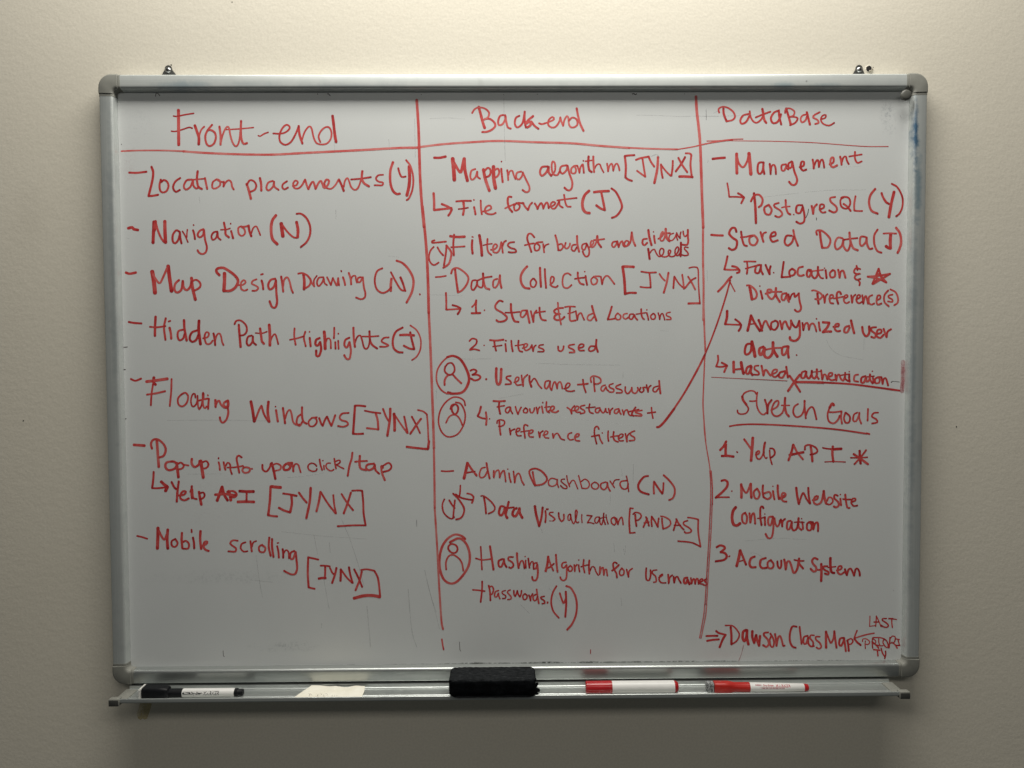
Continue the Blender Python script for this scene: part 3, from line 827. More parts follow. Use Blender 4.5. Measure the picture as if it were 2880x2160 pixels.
w2.5 11,2620 -27,2572 -11,2509 42,2530 58,2582 22,2620 117,2614
w2.5 100,2624 138,2561 180,2515! 202,2582 240,2624
w2.5 276,2613 304,2571 318,2529! 340,2582 372,2619 393,2581 403,2535! 425,2592 457,2628 474,2592 482,2539
w2.5 495,2560 552,2581 580,2619 542,2634 510,2592 531,2539 573,2539 616,2602 637,2644! 644,2581 690,2549
w2.5 708,2738 722,2644 750,2570 807,2563
w2.3 606,2655 754,2675 894,2690
w3.8 1077,2794 1009,2727 977,2622 988,2527 1030,2478 1083,2470
w3.6 1147,2773 1243,2785 1366,2789
w3.1 1254,2773 1281,2642 1307,2511! 1243,2537 1179,2583
w2.9 1402,2827 1466,2778 1530,2662 1558,2557 1519,2473 1466,2420 1409,2399
#handwritten_note|red note (Y) Filters for budget and dietary in the middle column
w2.6 -1195,2079 -1234,2064 -1226,2041! -1134,2049 -1027,2060
w2.3 -1208,1984 -1260,1922 -1280,1827 -1255,1751 -1204,1718 -1137,1756
w2.4 -1154,1978 -1117,1912 -1069,1858
w2.6 -1020,2006 -1031,1892 -1061,1712
w2.8 -1024,2006 -954,1911 -961,1816 -994,1731 -1071,1679
w3.6 -966,2139 -867,2127 -752,2131
w2.6 -908,2162 -921,2025 -914,1858
w2.3 -954,1978 -849,1983 -753,1990
w3.0 -642,2081 -648,1986 -639,1881
w1.9 -645,2129 -630,2123
w3.6 -538,2153 -514,2005 -502,1852
w2.4 -418,2099 -424,1985 -409,1909 -362,1861
w1.9 -481,2004 -418,2019 -351,2027
w2.4 -371,1938 -314,1947 -275,1994 -304,2023 -336,1985 -333,1909 -276,1899 -237,1956 -217,2051! -208,2004 -195,1893
w2.4 -202,1985 -175,2051 -145,2070
w2.4 -26,2050 -93,2041 -122,2003 -80,1965 -17,1946 2,1908 -46,1898 -113,1904
w2.6 271,2116 223,2169 181,2164 165,2097 194,2002 226,1903
w2.4 127,2002 203,2021 265,2030
w2.4 303,2040 270,1992 283,1926 333,1935 347,1992 303,2040 391,2049
w2.3 399,2020 404,1963 413,1897
w2.1 410,1954 433,2001 481,2020
w2.6 577,2149 605,2048 624,1925
w2.3 624,2010 672,2020 691,1972 653,1928 615,1934
w2.3 730,2038 716,1972 749,1953 787,1991 793,2029
w2.3 877,2009 831,2000 816,1943 854,1914 893,1971
w2.8 897,2137 902,2019 927,1904
w2.4 1036,2028 979,2009 969,1952 1007,1933 1042,2018! 1075,1932 1069,1856 1030,1832 992,1876 981,1914
w2.3 1084,1971 1123,2008 1142,2046 1113,2066 1094,2018 1113,1970 1151,1989 1180,2046 1192,2136
w2.8 1196,2136 1209,2037 1253,1970
w2.4 1146,2075 1218,2079 1299,2090
w2.4 1487,2055 1429,2045 1410,1998 1439,1969 1477,2017 1491,2059! 1502,1998! 1510,1969! 1535,2036 1564,2058 1573,2007 1592,1978 1631,1988 1660,2045 1621,2064 1592,2016 1621,1982 1679,2035 1702,2187
w2.8 1702,2187 1721,2073 1756,1987
w2.6 1928,2091 1871,2082 1861,2025 1890,1996 1932,2034
w3.0 1947,2221 1963,2110 1995,1996
w2.5 2031,2138 2036,2085 2047,2026
w1.3 2022,2193 2024,2191
w2.3 2093,2090 2138,2116 2170,2169 2159,2196 2133,2159 2122,2084 2149,2058 2186,2105 2202,2233
w3.2 2202,2238 2208,2148 2229,2084 2262,2057
w2.3 2159,2169 2267,2174
w1.9 2320,2169 2267,2148 2251,2084 2289,2062 2337,2105 2358,2158! 2364,2115 2380,2067
w1.9 2363,2179 2390,2126 2417,2094! 2417,2147 2428,2190
w2.1 2460,2200 2465,2158 2487,2120 2519,2147
w2.7 2530,2221 2530,2115 2536,2062 2520,2003 2450,2003
#handwritten_note|red word needs written below dietary
w2.9 1945,1946 1956,1872 1967,1792
w2.1 1956,1861 1999,1920 2037,1935 2063,1882 2107,1829 2160,1860 2176,1924 2144,1951 2117,1919 2117,1861 2160,1828 2214,1828 2257,1860 2278,1913 2251,1924 2241,1881 2268,1833 2321,1833 2375,1881 2396,1945 2375,1972 2343,1924 2348,1860 2386,1844 2423,1891
w2.9 2428,2035 2428,1945 2423,1833
w2.1 2536,1960 2488,1966 2482,1939 2525,1891 2536,1854 2483,1843 2445,1854
#handwritten_note|red note Data Collection [JYNX] in the middle column
w2.4 -1185,1541 -1110,1546 -1032,1559
w2.6 -957,1591 -931,1654 -860,1673 -756,1606 -703,1529 -728,1434 -796,1349 -857,1316
w3.0 -899,1660 -881,1492 -857,1316
w2.4 -594,1495 -646,1482 -662,1386 -633,1348 -585,1415 -575,1491! -566,1414 -508,1386 -489,1452 -488,1595
w3.0 -488,1595 -479,1471 -451,1385 -394,1360
w2.3 -565,1491 -469,1529 -358,1547
w2.4 -278,1513 -332,1490 -340,1404 -307,1385 -263,1451 -239,1566
w2.8 -239,1566 -236,1470 -217,1379
w3.2 164,1694 106,1631 67,1546 76,1450 124,1383 197,1369
w2.4 249,1516 211,1469 220,1402 268,1392 297,1459 259,1516
w3.0 351,1674 355,1544 364,1392
w2.6 422,1655 427,1525 440,1376
w2.3 498,1420 546,1467 556,1525 523,1544 504,1487 517,1410 584,1387 613,1410
w2.3 805,1562 758,1591 700,1562 681,1467 699,1390 757,1375 815,1419
w2.6 907,1603 911,1523 940,1447 997,1424
w2.3 863,1508 930,1519 1007,1527
w2.6 1022,1551 1030,1485 1045,1418
w1.7 1007,1614 1013,1611
w2.3 1145,1541 1103,1494 1122,1427 1176,1436 1195,1493 1151,1541 1228,1545
w2.3 1247,1541 1256,1484 1266,1426! 1285,1503 1324,1550 1362,1541 1401,1493 1449,1429
w3.8 1573,1685 1641,1685 1733,1680
w3.6 1568,1685 1593,1501 1606,1282
w3.2 1612,1287 1679,1300 1766,1298
w2.4 1842,1611 1948,1596 2063,1599
w2.4 1963,1596 1977,1481 1983,1376! 1910,1376 1829,1386
w2.4 2112,1576 2150,1518 2194,1476
w2.8 2246,1594 2218,1442 2176,1298
w2.6 2333,1537 2324,1441 2318,1365
w2.1 2333,1537 2401,1431 2478,1360
w2.4 2448,1565 2464,1460 2474,1355
w2.4 2535,1536 2593,1440 2642,1344
w2.4 2650,1516 2583,1478 2487,1364
w1.9 2548,1660 2592,1673 2650,1673 2683,1641 2689,1440 2700,1268 2712,1143
w3.4 2542,1138 2623,1141 2712,1141
#handwritten_note|red note 1. Start & End Locations in the middle column
w2.6 -1035,1311 -1031,1187 -1032,1063! -932,1068 -832,1076
w2.8 -941,1130 -870,1110 -821,1081! -840,1034 -866,996
w2.3 -654,1100 -610,1147 -590,1201
w2.6 -590,1201 -596,1109 -591,1013
w3.0 -660,1010 -607,1010 -530,1013
w2.1 -472,1055 -468,1051
w2.6 -199,1179 -250,1192 -307,1127 -298,1070 -204,1013 -138,946 -176,896 -261,885 -295,909
w3.0 -80,1145 -75,1031 -34,899 32,879
w2.4 -162,1016 -62,1016 46,1027
w2.4 147,1049 81,1040 61,974 90,945 137,992 156,1049
w3.0 156,1049 175,954 194,864
w2.4 213,1039 228,973 251,875! 261,992 299,1048
w2.6 342,1090 346,992 374,916 437,900
w2.2 285,1011 365,1026 426,1033
w2.2 612,1161 621,1047 640,934 659,839
w2.8 691,1081 612,1075 555,1038 583,1000 649,994 583,981 558,934 592,905 668,914 710,952
w2.4 716,1094 783,1103 868,1099
w2.6 792,1099 786,990 797,895 877,898
w1.9 760,999 820,1012 858,1027
w2.2 877,1037 887,970 900,904! 915,980 953,1008 976,960 1001,904
w2.2 1124,998 1063,970 1048,917 1096,897 1143,950
w2.8 1115,1111 1143,1007 1181,893
w2.6 1409,1100 1381,1006 1348,908! 1400,911 1470,926
w2.2 1495,1002 1462,958 1476,911 1523,907 1542,958 1495,1002
w2.2 1637,995 1590,986 1576,939 1614,914 1652,939
w2.4 1728,986 1679,982 1666,929 1704,910 1742,976! 1761,929 1789,900
w2.4 1843,1061 1846,985 1865,928 1888,909
w1.9 1770,985 1913,1007
w2.2 1926,1004 1942,947 1951,899
w1.5 1926,1051 1928,1047
w2.2 2021,994 1983,956 2003,909 2046,918 2052,965 2027,994
w2.0 2094,1003 2109,955 2117,904! 2132,974 2160,993 2179,946 2193,898
w2.0 2274,1012 2223,999 2217,964 2275,936 2284,907 2218,904
#handwritten_note|red note 2. Filters used in the middle column
w2.4 -695,599 -652,637 -589,617 -595,560 -643,513 -691,470 -624,481 -548,462
w1.7 -480,537 -476,533
w2.8 -392,613 -301,606 -191,619
w2.6 -329,607 -320,531 -302,455
w2.0 -349,518 -282,525 -216,536
w2.4 -165,558 -159,502 -154,445
w1.5 -164,606 -149,602
w2.4 -77,605 -70,520 -55,444
w2.4 31,605 25,520 44,453 87,440
w2.0 -20,529 40,535 107,548
w2.2 88,491 145,510 164,547 126,557 107,510 135,458 192,481 221,528
w2.2 226,541 234,490 245,443! 259,509 287,534
w2.2 397,541 344,533 329,503 392,476 401,442 315,439
w2.4 614,517 620,460 658,444 690,478 696,520
w2.4 854,544 781,531 772,501 838,468 857,430 781,425
w2.4 914,487 981,506 994,538 952,549 918,512 929,458 1000,454
w2.4 1162,514 1095,515 1066,467 1095,442 1152,467 1165,524
w2.8 1181,613 1177,514 1203,429
#sketched_symbol|red sketch of a person's head and shoulders in a ring, beside entry 3
w3.5 -1023,364 -938,382 -834,334 -749,201 -703,49 -742,-84 -818,-160 -952,-174 -1018,-155
w2.2 -1023,364 -1109,279 -1173,165 -1182,13 -1122,-111 -1028,-174 -980,-155
w2.4 -1047,231 -1015,269 -958,278 -920,221 -921,154 -968,107 -1025,117 -1063,164 -1053,231
w2.6 -959,107 -1025,88 -1064,22 -1065,-48
w2.6 -940,103 -883,40 -817,-23
#handwritten_note|red note 3. Username + Password in the middle column
w2.8 -683,163 -636,181 -592,158 -617,120 -655,102! -579,101 -536,71 -561,33 -623,20 -675,48
w3.2 -452,38 -449,34
w3.5 -299,199 -304,85 -295,-11 -267,-45 -238,8 -227,189
w2.4 -85,83 -142,74 -152,46 -95,7 -86,-34 -168,-40
w2.2 -38,-12 15,7 34,54 0,64 -23,17 0,-50 66,-47
w2.2 73,92 80,16 95,-70! 105,44 162,101
w2.8 190,82 190,6 218,-80
w2.2 213,-13 257,44 295,5 323,-52 370,-105
w2.4 476,8 428,-5 414,-81 441,-110 485,-43 495,4! 494,-91 517,-133
w2.2 517,-133 542,-34 567,-6 586,-53 599,-110! 609,-34 643,-6 666,-54 675,-111
w2.2 700,-111 761,-92 790,-45 757,-26 723,-73 732,-134 799,-150 856,-140
w2.4 980,25 993,-74 1024,-166
w2.6 904,-51 980,-46 1056,-37
w2.2 1104,-18 1095,49 1142,77 1228,48 1247,-9 1199,-41 1142,-37
w2.4 1142,49 1146,-47 1157,-155
w2.2 1314,-61 1266,-76 1247,-123 1279,-152 1323,-86! 1333,-124 1361,-149
w2.2 1428,-39 1371,-61 1380,-96 1438,-124 1428,-163 1371,-162
w2.2 1542,-49 1476,-77 1476,-106 1552,-135 1558,-173 1476,-176
w2.2 1609,-87 1609,-154 1647,-189 1695,-135 1705,-97! 1714,-164 1762,-183 1800,-126 1790,-98
w2.2 1838,-98 1819,-146 1852,-171 1886,-136 1867,-98 1915,-98
w2.2 1924,-60 1934,-118 1947,-165! 1958,-99 1991,-70
w2.2 2096,-80 2035,-99 2020,-147 2058,-166 2106,-109
w2.6 2111,0 2119,-100 2131,-191
#sketched_symbol|red sketch of a person's head and shoulders in a ring, beside entry 4
w2.2 -763,-354 -781,-281 -857,-233 -952,-233 -1057,-308 -1134,-432 -1160,-584 -1127,-718 -1052,-804 -957,-811 -861,-758 -784,-624 -764,-491 -792,-386 -839,-319 -905,-303
w2.6 -982,-404 -962,-347 -905,-334 -868,-376 -878,-443 -916,-481 -954,-442 -963,-376 -924,-334
w2.2 -1050,-608 -1002,-518 -935,-486 -878,-509 -837,-567 -807,-643
#handwritten_note|red note 4. Favourite restaurants + in the middle column
w2.8 -531,-368 -550,-445 -581,-511! -517,-540 -445,-550
w2.6 -459,-451 -448,-550 -457,-642
w1.7 -406,-550 -403,-554
w2.8 -348,-287 -268,-292 -173,-288
w2.6 -258,-294 -265,-379 -246,-479
w2.2 -291,-375 -230,-364 -183,-357
w2.2 -107,-376 -150,-390 -170,-433 -139,-466 -107,-428 -93,-380! -88,-428 -63,-476
w2.2 -21,-371 -6,-429 17,-488! 40,-429 65,-381
w2.2 131,-391 97,-429 108,-462 150,-462 160,-420 128,-391
w2.2 192,-405 198,-449 226,-468 255,-430 261,-392
w2.2 288,-383 299,-430 306,-478! 318,-411 341,-379
w2.2 370,-368 379,-421 388,-469
w1.5 383,-311 387,-318
w2.2 440,-303 436,-383 446,-441 484,-464
w1.9 413,-387 455,-380 493,-376
w2.4 474,-437 541,-422 554,-380 522,-369 497,-412 522,-451 579,-460 617,-438
w2.2 745,-389 789,-423 813,-485! 814,-414 856,-363
w2.2 833,-439 903,-424 917,-382 884,-371 859,-414 884,-458 941,-459
w2.2 1008,-358 951,-371 947,-401 999,-434 1004,-467 941,-482
w2.2 1081,-339 1069,-406 1084,-460 1132,-479
w1.9 1027,-396 1094,-391 1161,-384
w2.2 1233,-397 1176,-407 1165,-454 1203,-468 1237,-416! 1256,-455 1285,-474 1310,-436 1317,-407! 1323,-455 1348,-469
w2.2 1361,-408 1371,-455 1380,-494! 1390,-436 1424,-404
w2.2 1514,-412 1457,-427 1447,-469 1481,-481 1520,-428! 1527,-466 1546,-495
w2.0 1565,-428 1577,-470 1585,-504! 1600,-447 1638,-428 1653,-476 1676,-509 1724,-515
w2.4 1762,-391 1724,-448 1705,-496 1734,-521
w2.4 1667,-457 1753,-438 1810,-425
w2.4 1858,-439 1772,-452 1762,-471 1844,-496 1848,-521 1753,-515
w2.2 1997,-396 2005,-478 2020,-557
w2.4 1940,-480 2001,-472 2058,-465
#handwritten_note|red note Preference filters, second line of entry 4
w2.2 -293,-618 -289,-580 -231,-567 -184,-590 -190,-637 -241,-666 -270,-662
w2.6 -260,-589 -255,-685 -242,-790
w2.2 -108,-695 -103,-743 -95,-791! -89,-734 -32,-705
w2.2 -19,-753 35,-729 44,-696 6,-696 -13,-744 6,-801 63,-805
w2.2 164,-659 121,-639 102,-677 111,-763 120,-840
w1.9 57,-748 120,-737 187,-730
w2.2 168,-779 225,-760 240,-726 202,-722 177,-764 187,-817 244,-825
w2.2 321,-749 330,-793 339,-832! 349,-765 387,-736
w2.2 387,-800 444,-785 458,-750 425,-737 401,-784 416,-832 473,-842
w2.2 530,-776 534,-814 540,-843! 559,-795 597,-770 626,-805 654,-853 706,-872
w2.2 813,-764 763,-786 759,-844 797,-873 836,-863
w2.4 855,-841 912,-816 922,-787 889,-783 859,-825 874,-879 931,-887
w2.2 1218,-716 1195,-674 1157,-693 1151,-789 1183,-933
w2.2 1107,-823 1160,-812 1218,-799! 1237,-866 1271,-927
w1.5 1265,-770 1269,-774
w2.2 1355,-742 1351,-828 1361,-895
w2.4 1437,-752 1432,-829 1451,-883 1504,-906
w2.2 1390,-832 1457,-819 1514,-814
w2.2 1504,-858 1562,-833 1577,-795 1539,-791 1508,-833 1524,-887 1581,-887
w2.2 1610,-782 1623,-849 1634,-907! 1638,-820 1676,-777
w2.2 1749,-744 1696,-763 1686,-802 1743,-840 1743,-879 1667,-888
#drawn_arrow|long red arrow running from entry 4 up to the right column
w3.3 2080,-689 2115,-683 2199,-599 2336,-416
w2.7 2328,-427 2488,-180 2671,147 2792,390
w2.2 2792,390 2883,610 2988,899 3093,1232 3160,1481
w3.0 2978,1311 3062,1398 3145,1501 3180,1531
w1.6 3145,1481 3184,1398 3230,1313
#handwritten_note|red note Admin Dashboard (N) in the middle column
w2.6 -1123,-1324 -1037,-1329 -945,-1322
w3.9 -735,-1204 -760,-1319 -790,-1438
w3.0 -735,-1204 -674,-1300 -599,-1397
w2.6 -755,-1354 -694,-1343 -627,-1335
w2.2 -474,-1273 -531,-1292 -560,-1378 -538,-1426 -484,-1407 -436,-1321
w2.6 -454,-1206 -436,-1321 -408,-1440
w2.2 -346,-1322 -350,-1379 -347,-1427! -322,-1341 -277,-1313 -264,-1361 -259,-1428! -236,-1361 -197,-1319 -182,-1380 -170,-1486
w2.4 -121,-1362 -112,-1429 -93,-1500
w1.5 -140,-1300 -136,-1304
w2.2 -54,-1333 -45,-1420 -36,-1506! -16,-1401 22,-1363 47,-1401 69,-1478 103,-1540
w2.6 261,-1543 215,-1455 182,-1361 195,-1315 269,-1295 355,-1329 421,-1396 444,-1457 408,-1510 348,-1537 261,-1547
w2.5 231,-1342 244,-1429 268,-1539
w1.9 581,-1458 514,-1441 470,-1477 470,-1537 521,-1562 581,-1531 598,-1458! 598,-1525 617,-1581
w1.8 708,-1456 668,-1458 652,-1485 694,-1525 741,-1566 734,-1595 687,-1590 645,-1549
w1.9 737,-1405 750,-1486 781,-1569
w1.8 781,-1533 814,-1479 848,-1480 874,-1533 901,-1605
w1.9 913,-1404 934,-1480 963,-1588
w1.9 954,-1494 1008,-1458 1061,-1494 1074,-1548 1041,-1595 963,-1594
w1.9 1154,-1504 1105,-1539 1121,-1595 1181,-1606 1214,-1562 1194,-1522 1154,-1502
w2.2 1321,-1503 1248,-1529 1248,-1589 1294,-1617 1334,-1577 1341,-1510! 1354,-1583 1385,-1640
w1.8 1381,-1487 1414,-1537 1448,-1587
w1.7 1421,-1544 1454,-1477 1521,-1467
w2.2 1628,-1485 1548,-1498 1532,-1551 1575,-1609 1635,-1599 1652,-1532
w1.8 1625,-1414 1648,-1518 1659,-1650
w3.0 1949,-1417 1888,-1432 1821,-1509 1802,-1586 1846,-1653 1961,-1693
w2.6 2037,-1501 2032,-1587 2038,-1684
w2.8 2037,-1501 2099,-1597 2161,-1684
w2.4 2179,-1521 2176,-1607 2166,-1684
w2.6 2179,-1405 2262,-1483 2339,-1589 2345,-1686 2314,-1753 2263,-1778
#handwritten_note|red note (Y) Data Visualization [PANDAS] under an arrow in the middle column
w2.2 -844,-1539 -848,-1626 -859,-1706
w2.6 -916,-1673 -840,-1722 -754,-1745 -668,-1758
w2.6 -744,-1661 -686,-1675 -648,-1713! -658,-1761 -674,-1804
w2.2 -1082,-1743 -1113,-1826 -1099,-1932 -1042,-2005 -976,-2038 -937,-2010
w2.4 -1012,-1759 -965,-1836 -930,-1879
w2.4 -926,-1760 -942,-1894 -956,-2029
w2.6 -954,-1660 -868,-1750 -793,-1876 -803,-1972 -848,-2030 -913,-2048
w2.2 -540,-1701 -496,-1701 -391,-1783 -334,-1870 -354,-1927 -430,-1965
w2.6 -496,-1715 -477,-1830 -465,-1965
w3.2 -200,-1861 -248,-1861 -273,-1957 -239,-1995 -201,-1938 -177,-1871! -182,-1948 -153,-2035
w3.0 -127,-1788 -153,-1900 -172,-1986 -144,-2031
w2.6 -200,-1899 -124,-1881 -51,-1872
w3.5 -9,-1885 -51,-1910 -71,-1981 -29,-2007 14,-1939 33,-1886! 38,-1959 76,-2032
w3.4 262,-1856 279,-1974 325,-2156
w2.9 327,-2157 360,-2022 378,-1875
w2.5 419,-1928 425,-2010 416,-2104
w2.9 437,-1905 457,-1905
w2.2 533,-1952 491,-1954 477,-1981 524,-2017 559,-2052 535,-2079
w1.0 530,-2084 477,-2079
w2.3 615,-1959 623,-2035 658,-2088 693,-2053 693,-1983
w1.8 787,-1978 758,-2001 755,-2060 781,-2072 793,-2025 793,-1983! 810,-2072 839,-2125 874,-2049 892,-1943 875,-1919 863,-1966 868,-2060 886,-2108 915,-2098
w1.6 961,-1985 959,-2043 965,-2111
w2.0 1036,-2000 1114,-2009! 1079,-2056 1044,-2115! 1085,-2111 1143,-2127
w1.9 1225,-2028 1172,-2033 1153,-2086 1178,-2121 1213,-2081 1225,-2034! 1231,-2110 1254,-2146 1278,-2075 1289,-1969
w2.0 1289,-1969 1284,-2052 1313,-2140
w1.5 1225,-2054 1278,-2034 1319,-2028
w1.7 1325,-2022 1336,-2076 1354,-2134
w1.0 1321,-1995 1325,-2000
w2.0 1441,-2029 1401,-2058 1406,-2117 1447,-2147 1471,-2106 1459,-2059 1436,-2027 1482,-2053! 1488,-2088 1500,-2145! 1518,-2077 1553,-2030 1570,-2077 1578,-2146
w2.4 1725,-1903 1681,-1897! 1668,-2086 1678,-2270! 1712,-2270 1754,-2264
w2.2 1725,-1990 1764,-1961 1831,-1981 1846,-2029 1802,-2077 1764,-2077
w2.6 1758,-1994 1764,-2087 1777,-2168
w2.4 1937,-2049 1908,-2117 1879,-2184
w2.4 1917,-2030 1946,-2098 1962,-2165
w1.9 1889,-2122 1931,-2117 1966,-2108
w2.4 2004,-2021 2000,-2098 2008,-2175
w2.4 2008,-2031 2052,-2098 2091,-2176
w2.4 2110,-2051 2100,-2118 2096,-2186
w2.2 2138,-2022 2196,-2032 2273,-2081 2283,-2148 2225,-2196 2168,-2209
w2.4 2158,-2051 2162,-2128 2177,-2215
w2.4 2379,-2072 2354,-2159 2331,-2236
w2.4 2369,-2062 2417,-2149 2485,-2227
w2.0 2340,-2159 2398,-2159 2437,-2159
w2.4 2542,-2092 2485,-2111 2485,-2150 2562,-2199 2597,-2238 2581,-2267 2514,-2276 2495,-2256
w2.4 2542,-2044 2619,-2054 2700,-2074! 2701,-2267 2736,-2485
w2.4 2736,-2485 2601,-2422 2399,-2397
#sketched_symbol|red sketch of a person in a double ring, beside Hashing Algorithm
w3.3 -777,-2344 -834,-2296 -930,-2276 -1035,-2333 -1122,-2458 -1162,-2631 -1154,-2805 -1098,-2951 -1002,-3010 -906,-2982 -800,-2866 -726,-2731 -712,-2577 -749,-2441 -815,-2354 -892,-2334 -1007,-2391
w2.6 -1031,-2497 -1027,-2449 -979,-2416 -912,-2440 -893,-2498 -922,-2546 -980,-2546 -1023,-2507
w2.4 -1064,-2802 -1067,-2690 -1028,-2603 -961,-2579 -875,-2633 -828,-2711 -809,-2818
#handwritten_note|red note Hashing Algorithm for usernames in the middle column
w2.2 -548,-2458 -540,-2617 -531,-2806
w3.0 -410,-2453 -386,-2618 -359,-2808
w2.4 -622,-2635 -530,-2659 -400,-2647
w2.8 -224,-2648 -281,-2677 -278,-2754 -243,-2764 -208,-2687 -204,-2648! -195,-2716 -163,-2771
w2.6 -66,-2620 -128,-2620 -137,-2658 -80,-2698 -61,-2746 -100,-2785 -128,-2771
w2.8 -8,-2559 -3,-2659 16,-2785
w2.2 21,-2756 49,-2683 79,-2679 93,-2728 102,-2792
w2.2 122,-2670 121,-2728 125,-2786
w1.5 112,-2612 114,-2616
w2.4 160,-2641 169,-2719 179,-2787
w2.0 179,-2758 202,-2700 227,-2690 236,-2739 240,-2807
w2.6 290,-2710 246,-2719 240,-2787 271,-2797 294,-2730! 303,-2836 293,-2933 264,-2975 226,-2962 217,-2917
w3.3 458,-2615 444,-2740 418,-2837
w2.4 458,-2624 496,-2741 534,-2828
w2.4 428,-2789 476,-2779 544,-2722
w2.6 573,-2586 582,-2722 597,-2848
w2.4 726,-2704 678,-2713 659,-2761 688,-2791 732,-2743! 735,-2840 726,-2946 687,-2979 654,-2965 635,-2926
w2.2 789,-2753 755,-2791 770,-2840 809,-2830 816,-2782 784,-2753
w2.2 847,-2743 851,-2802 855,-2844! 861,-2773 889,-2740
w2.2 912,-2744 918,-2802 928,-2851
w1.5 913,-2670 915,-2674
w2.4 989,-2667 982,-2764 1001,-2861
w1.9 947,-2773 1005,-2754 1053,-2745
w2.6 1072,-2677 1066,-2784 1072,-2881
w2.0 1081,-2842 1110,-2775 1149,-2785 1168,-2843 1206,-2905
w2.2 1232,-2776 1226,-2843 1226,-2892! 1251,-2805 1278,-2786 1283,-2854 1289,-2902! 1303,-2825 1328,-2815 1335,-2864 1341,-2912
w2.4 1485,-2729 1457,-2709 1428,-2729 1437,-2806 1476,-2874 1485,-2942
w2.8 1412,-2835 1466,-2797 1514,-2749
w2.2 1562,-2798 1524,-2846 1534,-2904 1582,-2895 1591,-2837 1553,-2797
w2.2 1630,-2817 1643,-2876 1659,-2934! 1668,-2847 1716,-2805
w2.4 1924,-2800 1919,-2897 1928,-2975 1967,-2985 1990,-2908 1986,-2830
w2.2 2082,-2831 2024,-2840 2015,-2879 2063,-2928 2073,-3005 2034,-3015
w2.2 2111,-2947 2160,-2919 2169,-2893 2131,-2918 2117,-2977 2150,-3022 2218,-3026
w2.4 2252,-2900 2256,-2968 2260,-3036! 2275,-2949 2314,-2910
w2.4 2333,-2930 2337,-2988 2343,-3027! 2362,-2949 2391,-2934 2414,-2979 2445,-3032
w3.2 2541,-2951 2497,-2960 2488,-3018 2517,-3038 2545,-2980! 2555,-3009 2574,-3052
w2.4 2593,-2955 2599,-3010 2603,-3045! 2622,-2981 2646,-2971 2657,-3049! 2671,-2981 2696,-2968 2710,-3049
w2.4 2719,-3030 2767,-3001 2767,-2972 2734,-2981 2729,-3040 2777,-3050
w2.4 2831,-2973 2792,-2992 2825,-3031 2825,-3066 2777,-3060
#handwritten_note|red note + passwords. (Y) under Hashing Algorithm
w2.4 -529,-2981 -533,-3120 -554,-3295
w2.4 -671,-3110 -591,-3116 -491,-3130
w2.4 -433,-3044 -414,-3141 -408,-3273
w2.2 -427,-3082 -389,-3054 -360,-3102 -380,-3170 -409,-3184
w2.2 -284,-3122 -332,-3141 -346,-3209 -313,-3215 -288,-3161! -284,-3200 -265,-3249
w2.0 -184,-3123 -230,-3138 -226,-3171 -179,-3201 -188,-3240 -227,-3243
w2.0 -111,-3114 -149,-3133 -146,-3162 -102,-3211 -102,-3250 -150,-3259
w2.2 -57,-3124 -54,-3183 -35,-3212! -15,-3163 -5,-3125! 8,-3183 33,-3222! 52,-3174 58,-3125
w2.2 110,-3174 77,-3203 90,-3261 129,-3252 142,-3204 110,-3174
w2.2 167,-3194 181,-3233 192,-3282! 196,-3223 225,-3175
w2.2 273,-3185 231,-3214 238,-3272 273,-3273 296,-3214
w2.4 283,-3108 296,-3205 315,-3322
w2.2 398,-3215 350,-3225 350,-3248 398,-3283 403,-3318 365,-3326
w2.6 446,-3303 446,-3319
w2.4 581,-3061 523,-3168 500,-3304 532,-3440 614,-3542
w2.6 629,-3169 654,-3247 686,-3321 719,-3257
w2.8 719,-3146 725,-3325 711,-3529
w2.8 725,-3063 793,-3092 860,-3209 884,-3346 869,-3501 811,-3637 737,-3724
#handwritten_heading|red heading DataBase at the top of the right column
w2.5 2984,3922 2974,3971 3024,4006 3109,3992 3187,3936 3216,3866 3180,3817 3088,3796
w3.1 3045,3982 3052,3901 3093,3796
w2.8 3414,3901 3336,3880 3294,3810 3315,3761 3379,3789 3428,3873
w2.5 3432,3942 3442,3873 3478,3803 3535,3775 3606,3830 3633,3907 3616,3977
w3.1 3616,3977 3633,3900 3648,3816 3677,3772
w2.5 3520,3852 3619,3893 3735,3935
w2.8 3853,3949 3789,3921 3744,3844 3769,3774 3833,3781 3875,3844 3891,3900
w2.8 3860,3956 3868,3858 3897,3749
w2.2 3952,3914 3959,3969 4016,3983 4087,3941 4073,3878 4002,3858
w3.1 3966,3983 4002,3872 4039,3743
w2.5 4002,3858 4088,3858 4137,3836 4102,3774 4025,3739
w2.5 4258,3892 4208,3878 4180,3829 4202,3780 4251,3808 4279,3878
w3.1 4271,3927 4293,3843 4319,3745
w2.5 4463,3927 4385,3885 4364,3850 4429,3815 4446,3773 4394,3756
w2.2 4478,3822 4542,3843 4553,3885 4506,3878 4478,3822 4514,3759 4600,3734 4678,3773
#divider_line|faint red rule under the heading DataBase
w1.4 2658,3444 2828,3483 3012,3517 3168,3535 3335,3540
w1.5 2806,3511 2913,3513 3040,3519
w1.1 3026,3517 3253,3513 3792,3506 4361,3485 4930,3442 5186,3427 5478,3427
#handwritten_note|red note Management in the right column
w3.6 2890,3252 2971,3261 3070,3269
w3.9 3243,3328 3244,3188 3249,3040
w2.8 3243,3314 3276,3188 3340,3131 3397,3215 3424,3334
w4.5 3424,3334 3437,3215 3455,3026
w2.8 3638,3201 3567,3187 3554,3075 3583,3033 3625,3075 3641,3201! 3639,3103 3654,3030
w2.8 3731,3180 3741,3102 3746,3029
w2.5 3746,3060 3760,3144 3795,3165 3817,3116 3824,3029
w2.5 3973,3172 3909,3158 3909,3088 3945,3081 3980,3158! 3980,3116 4009,3095
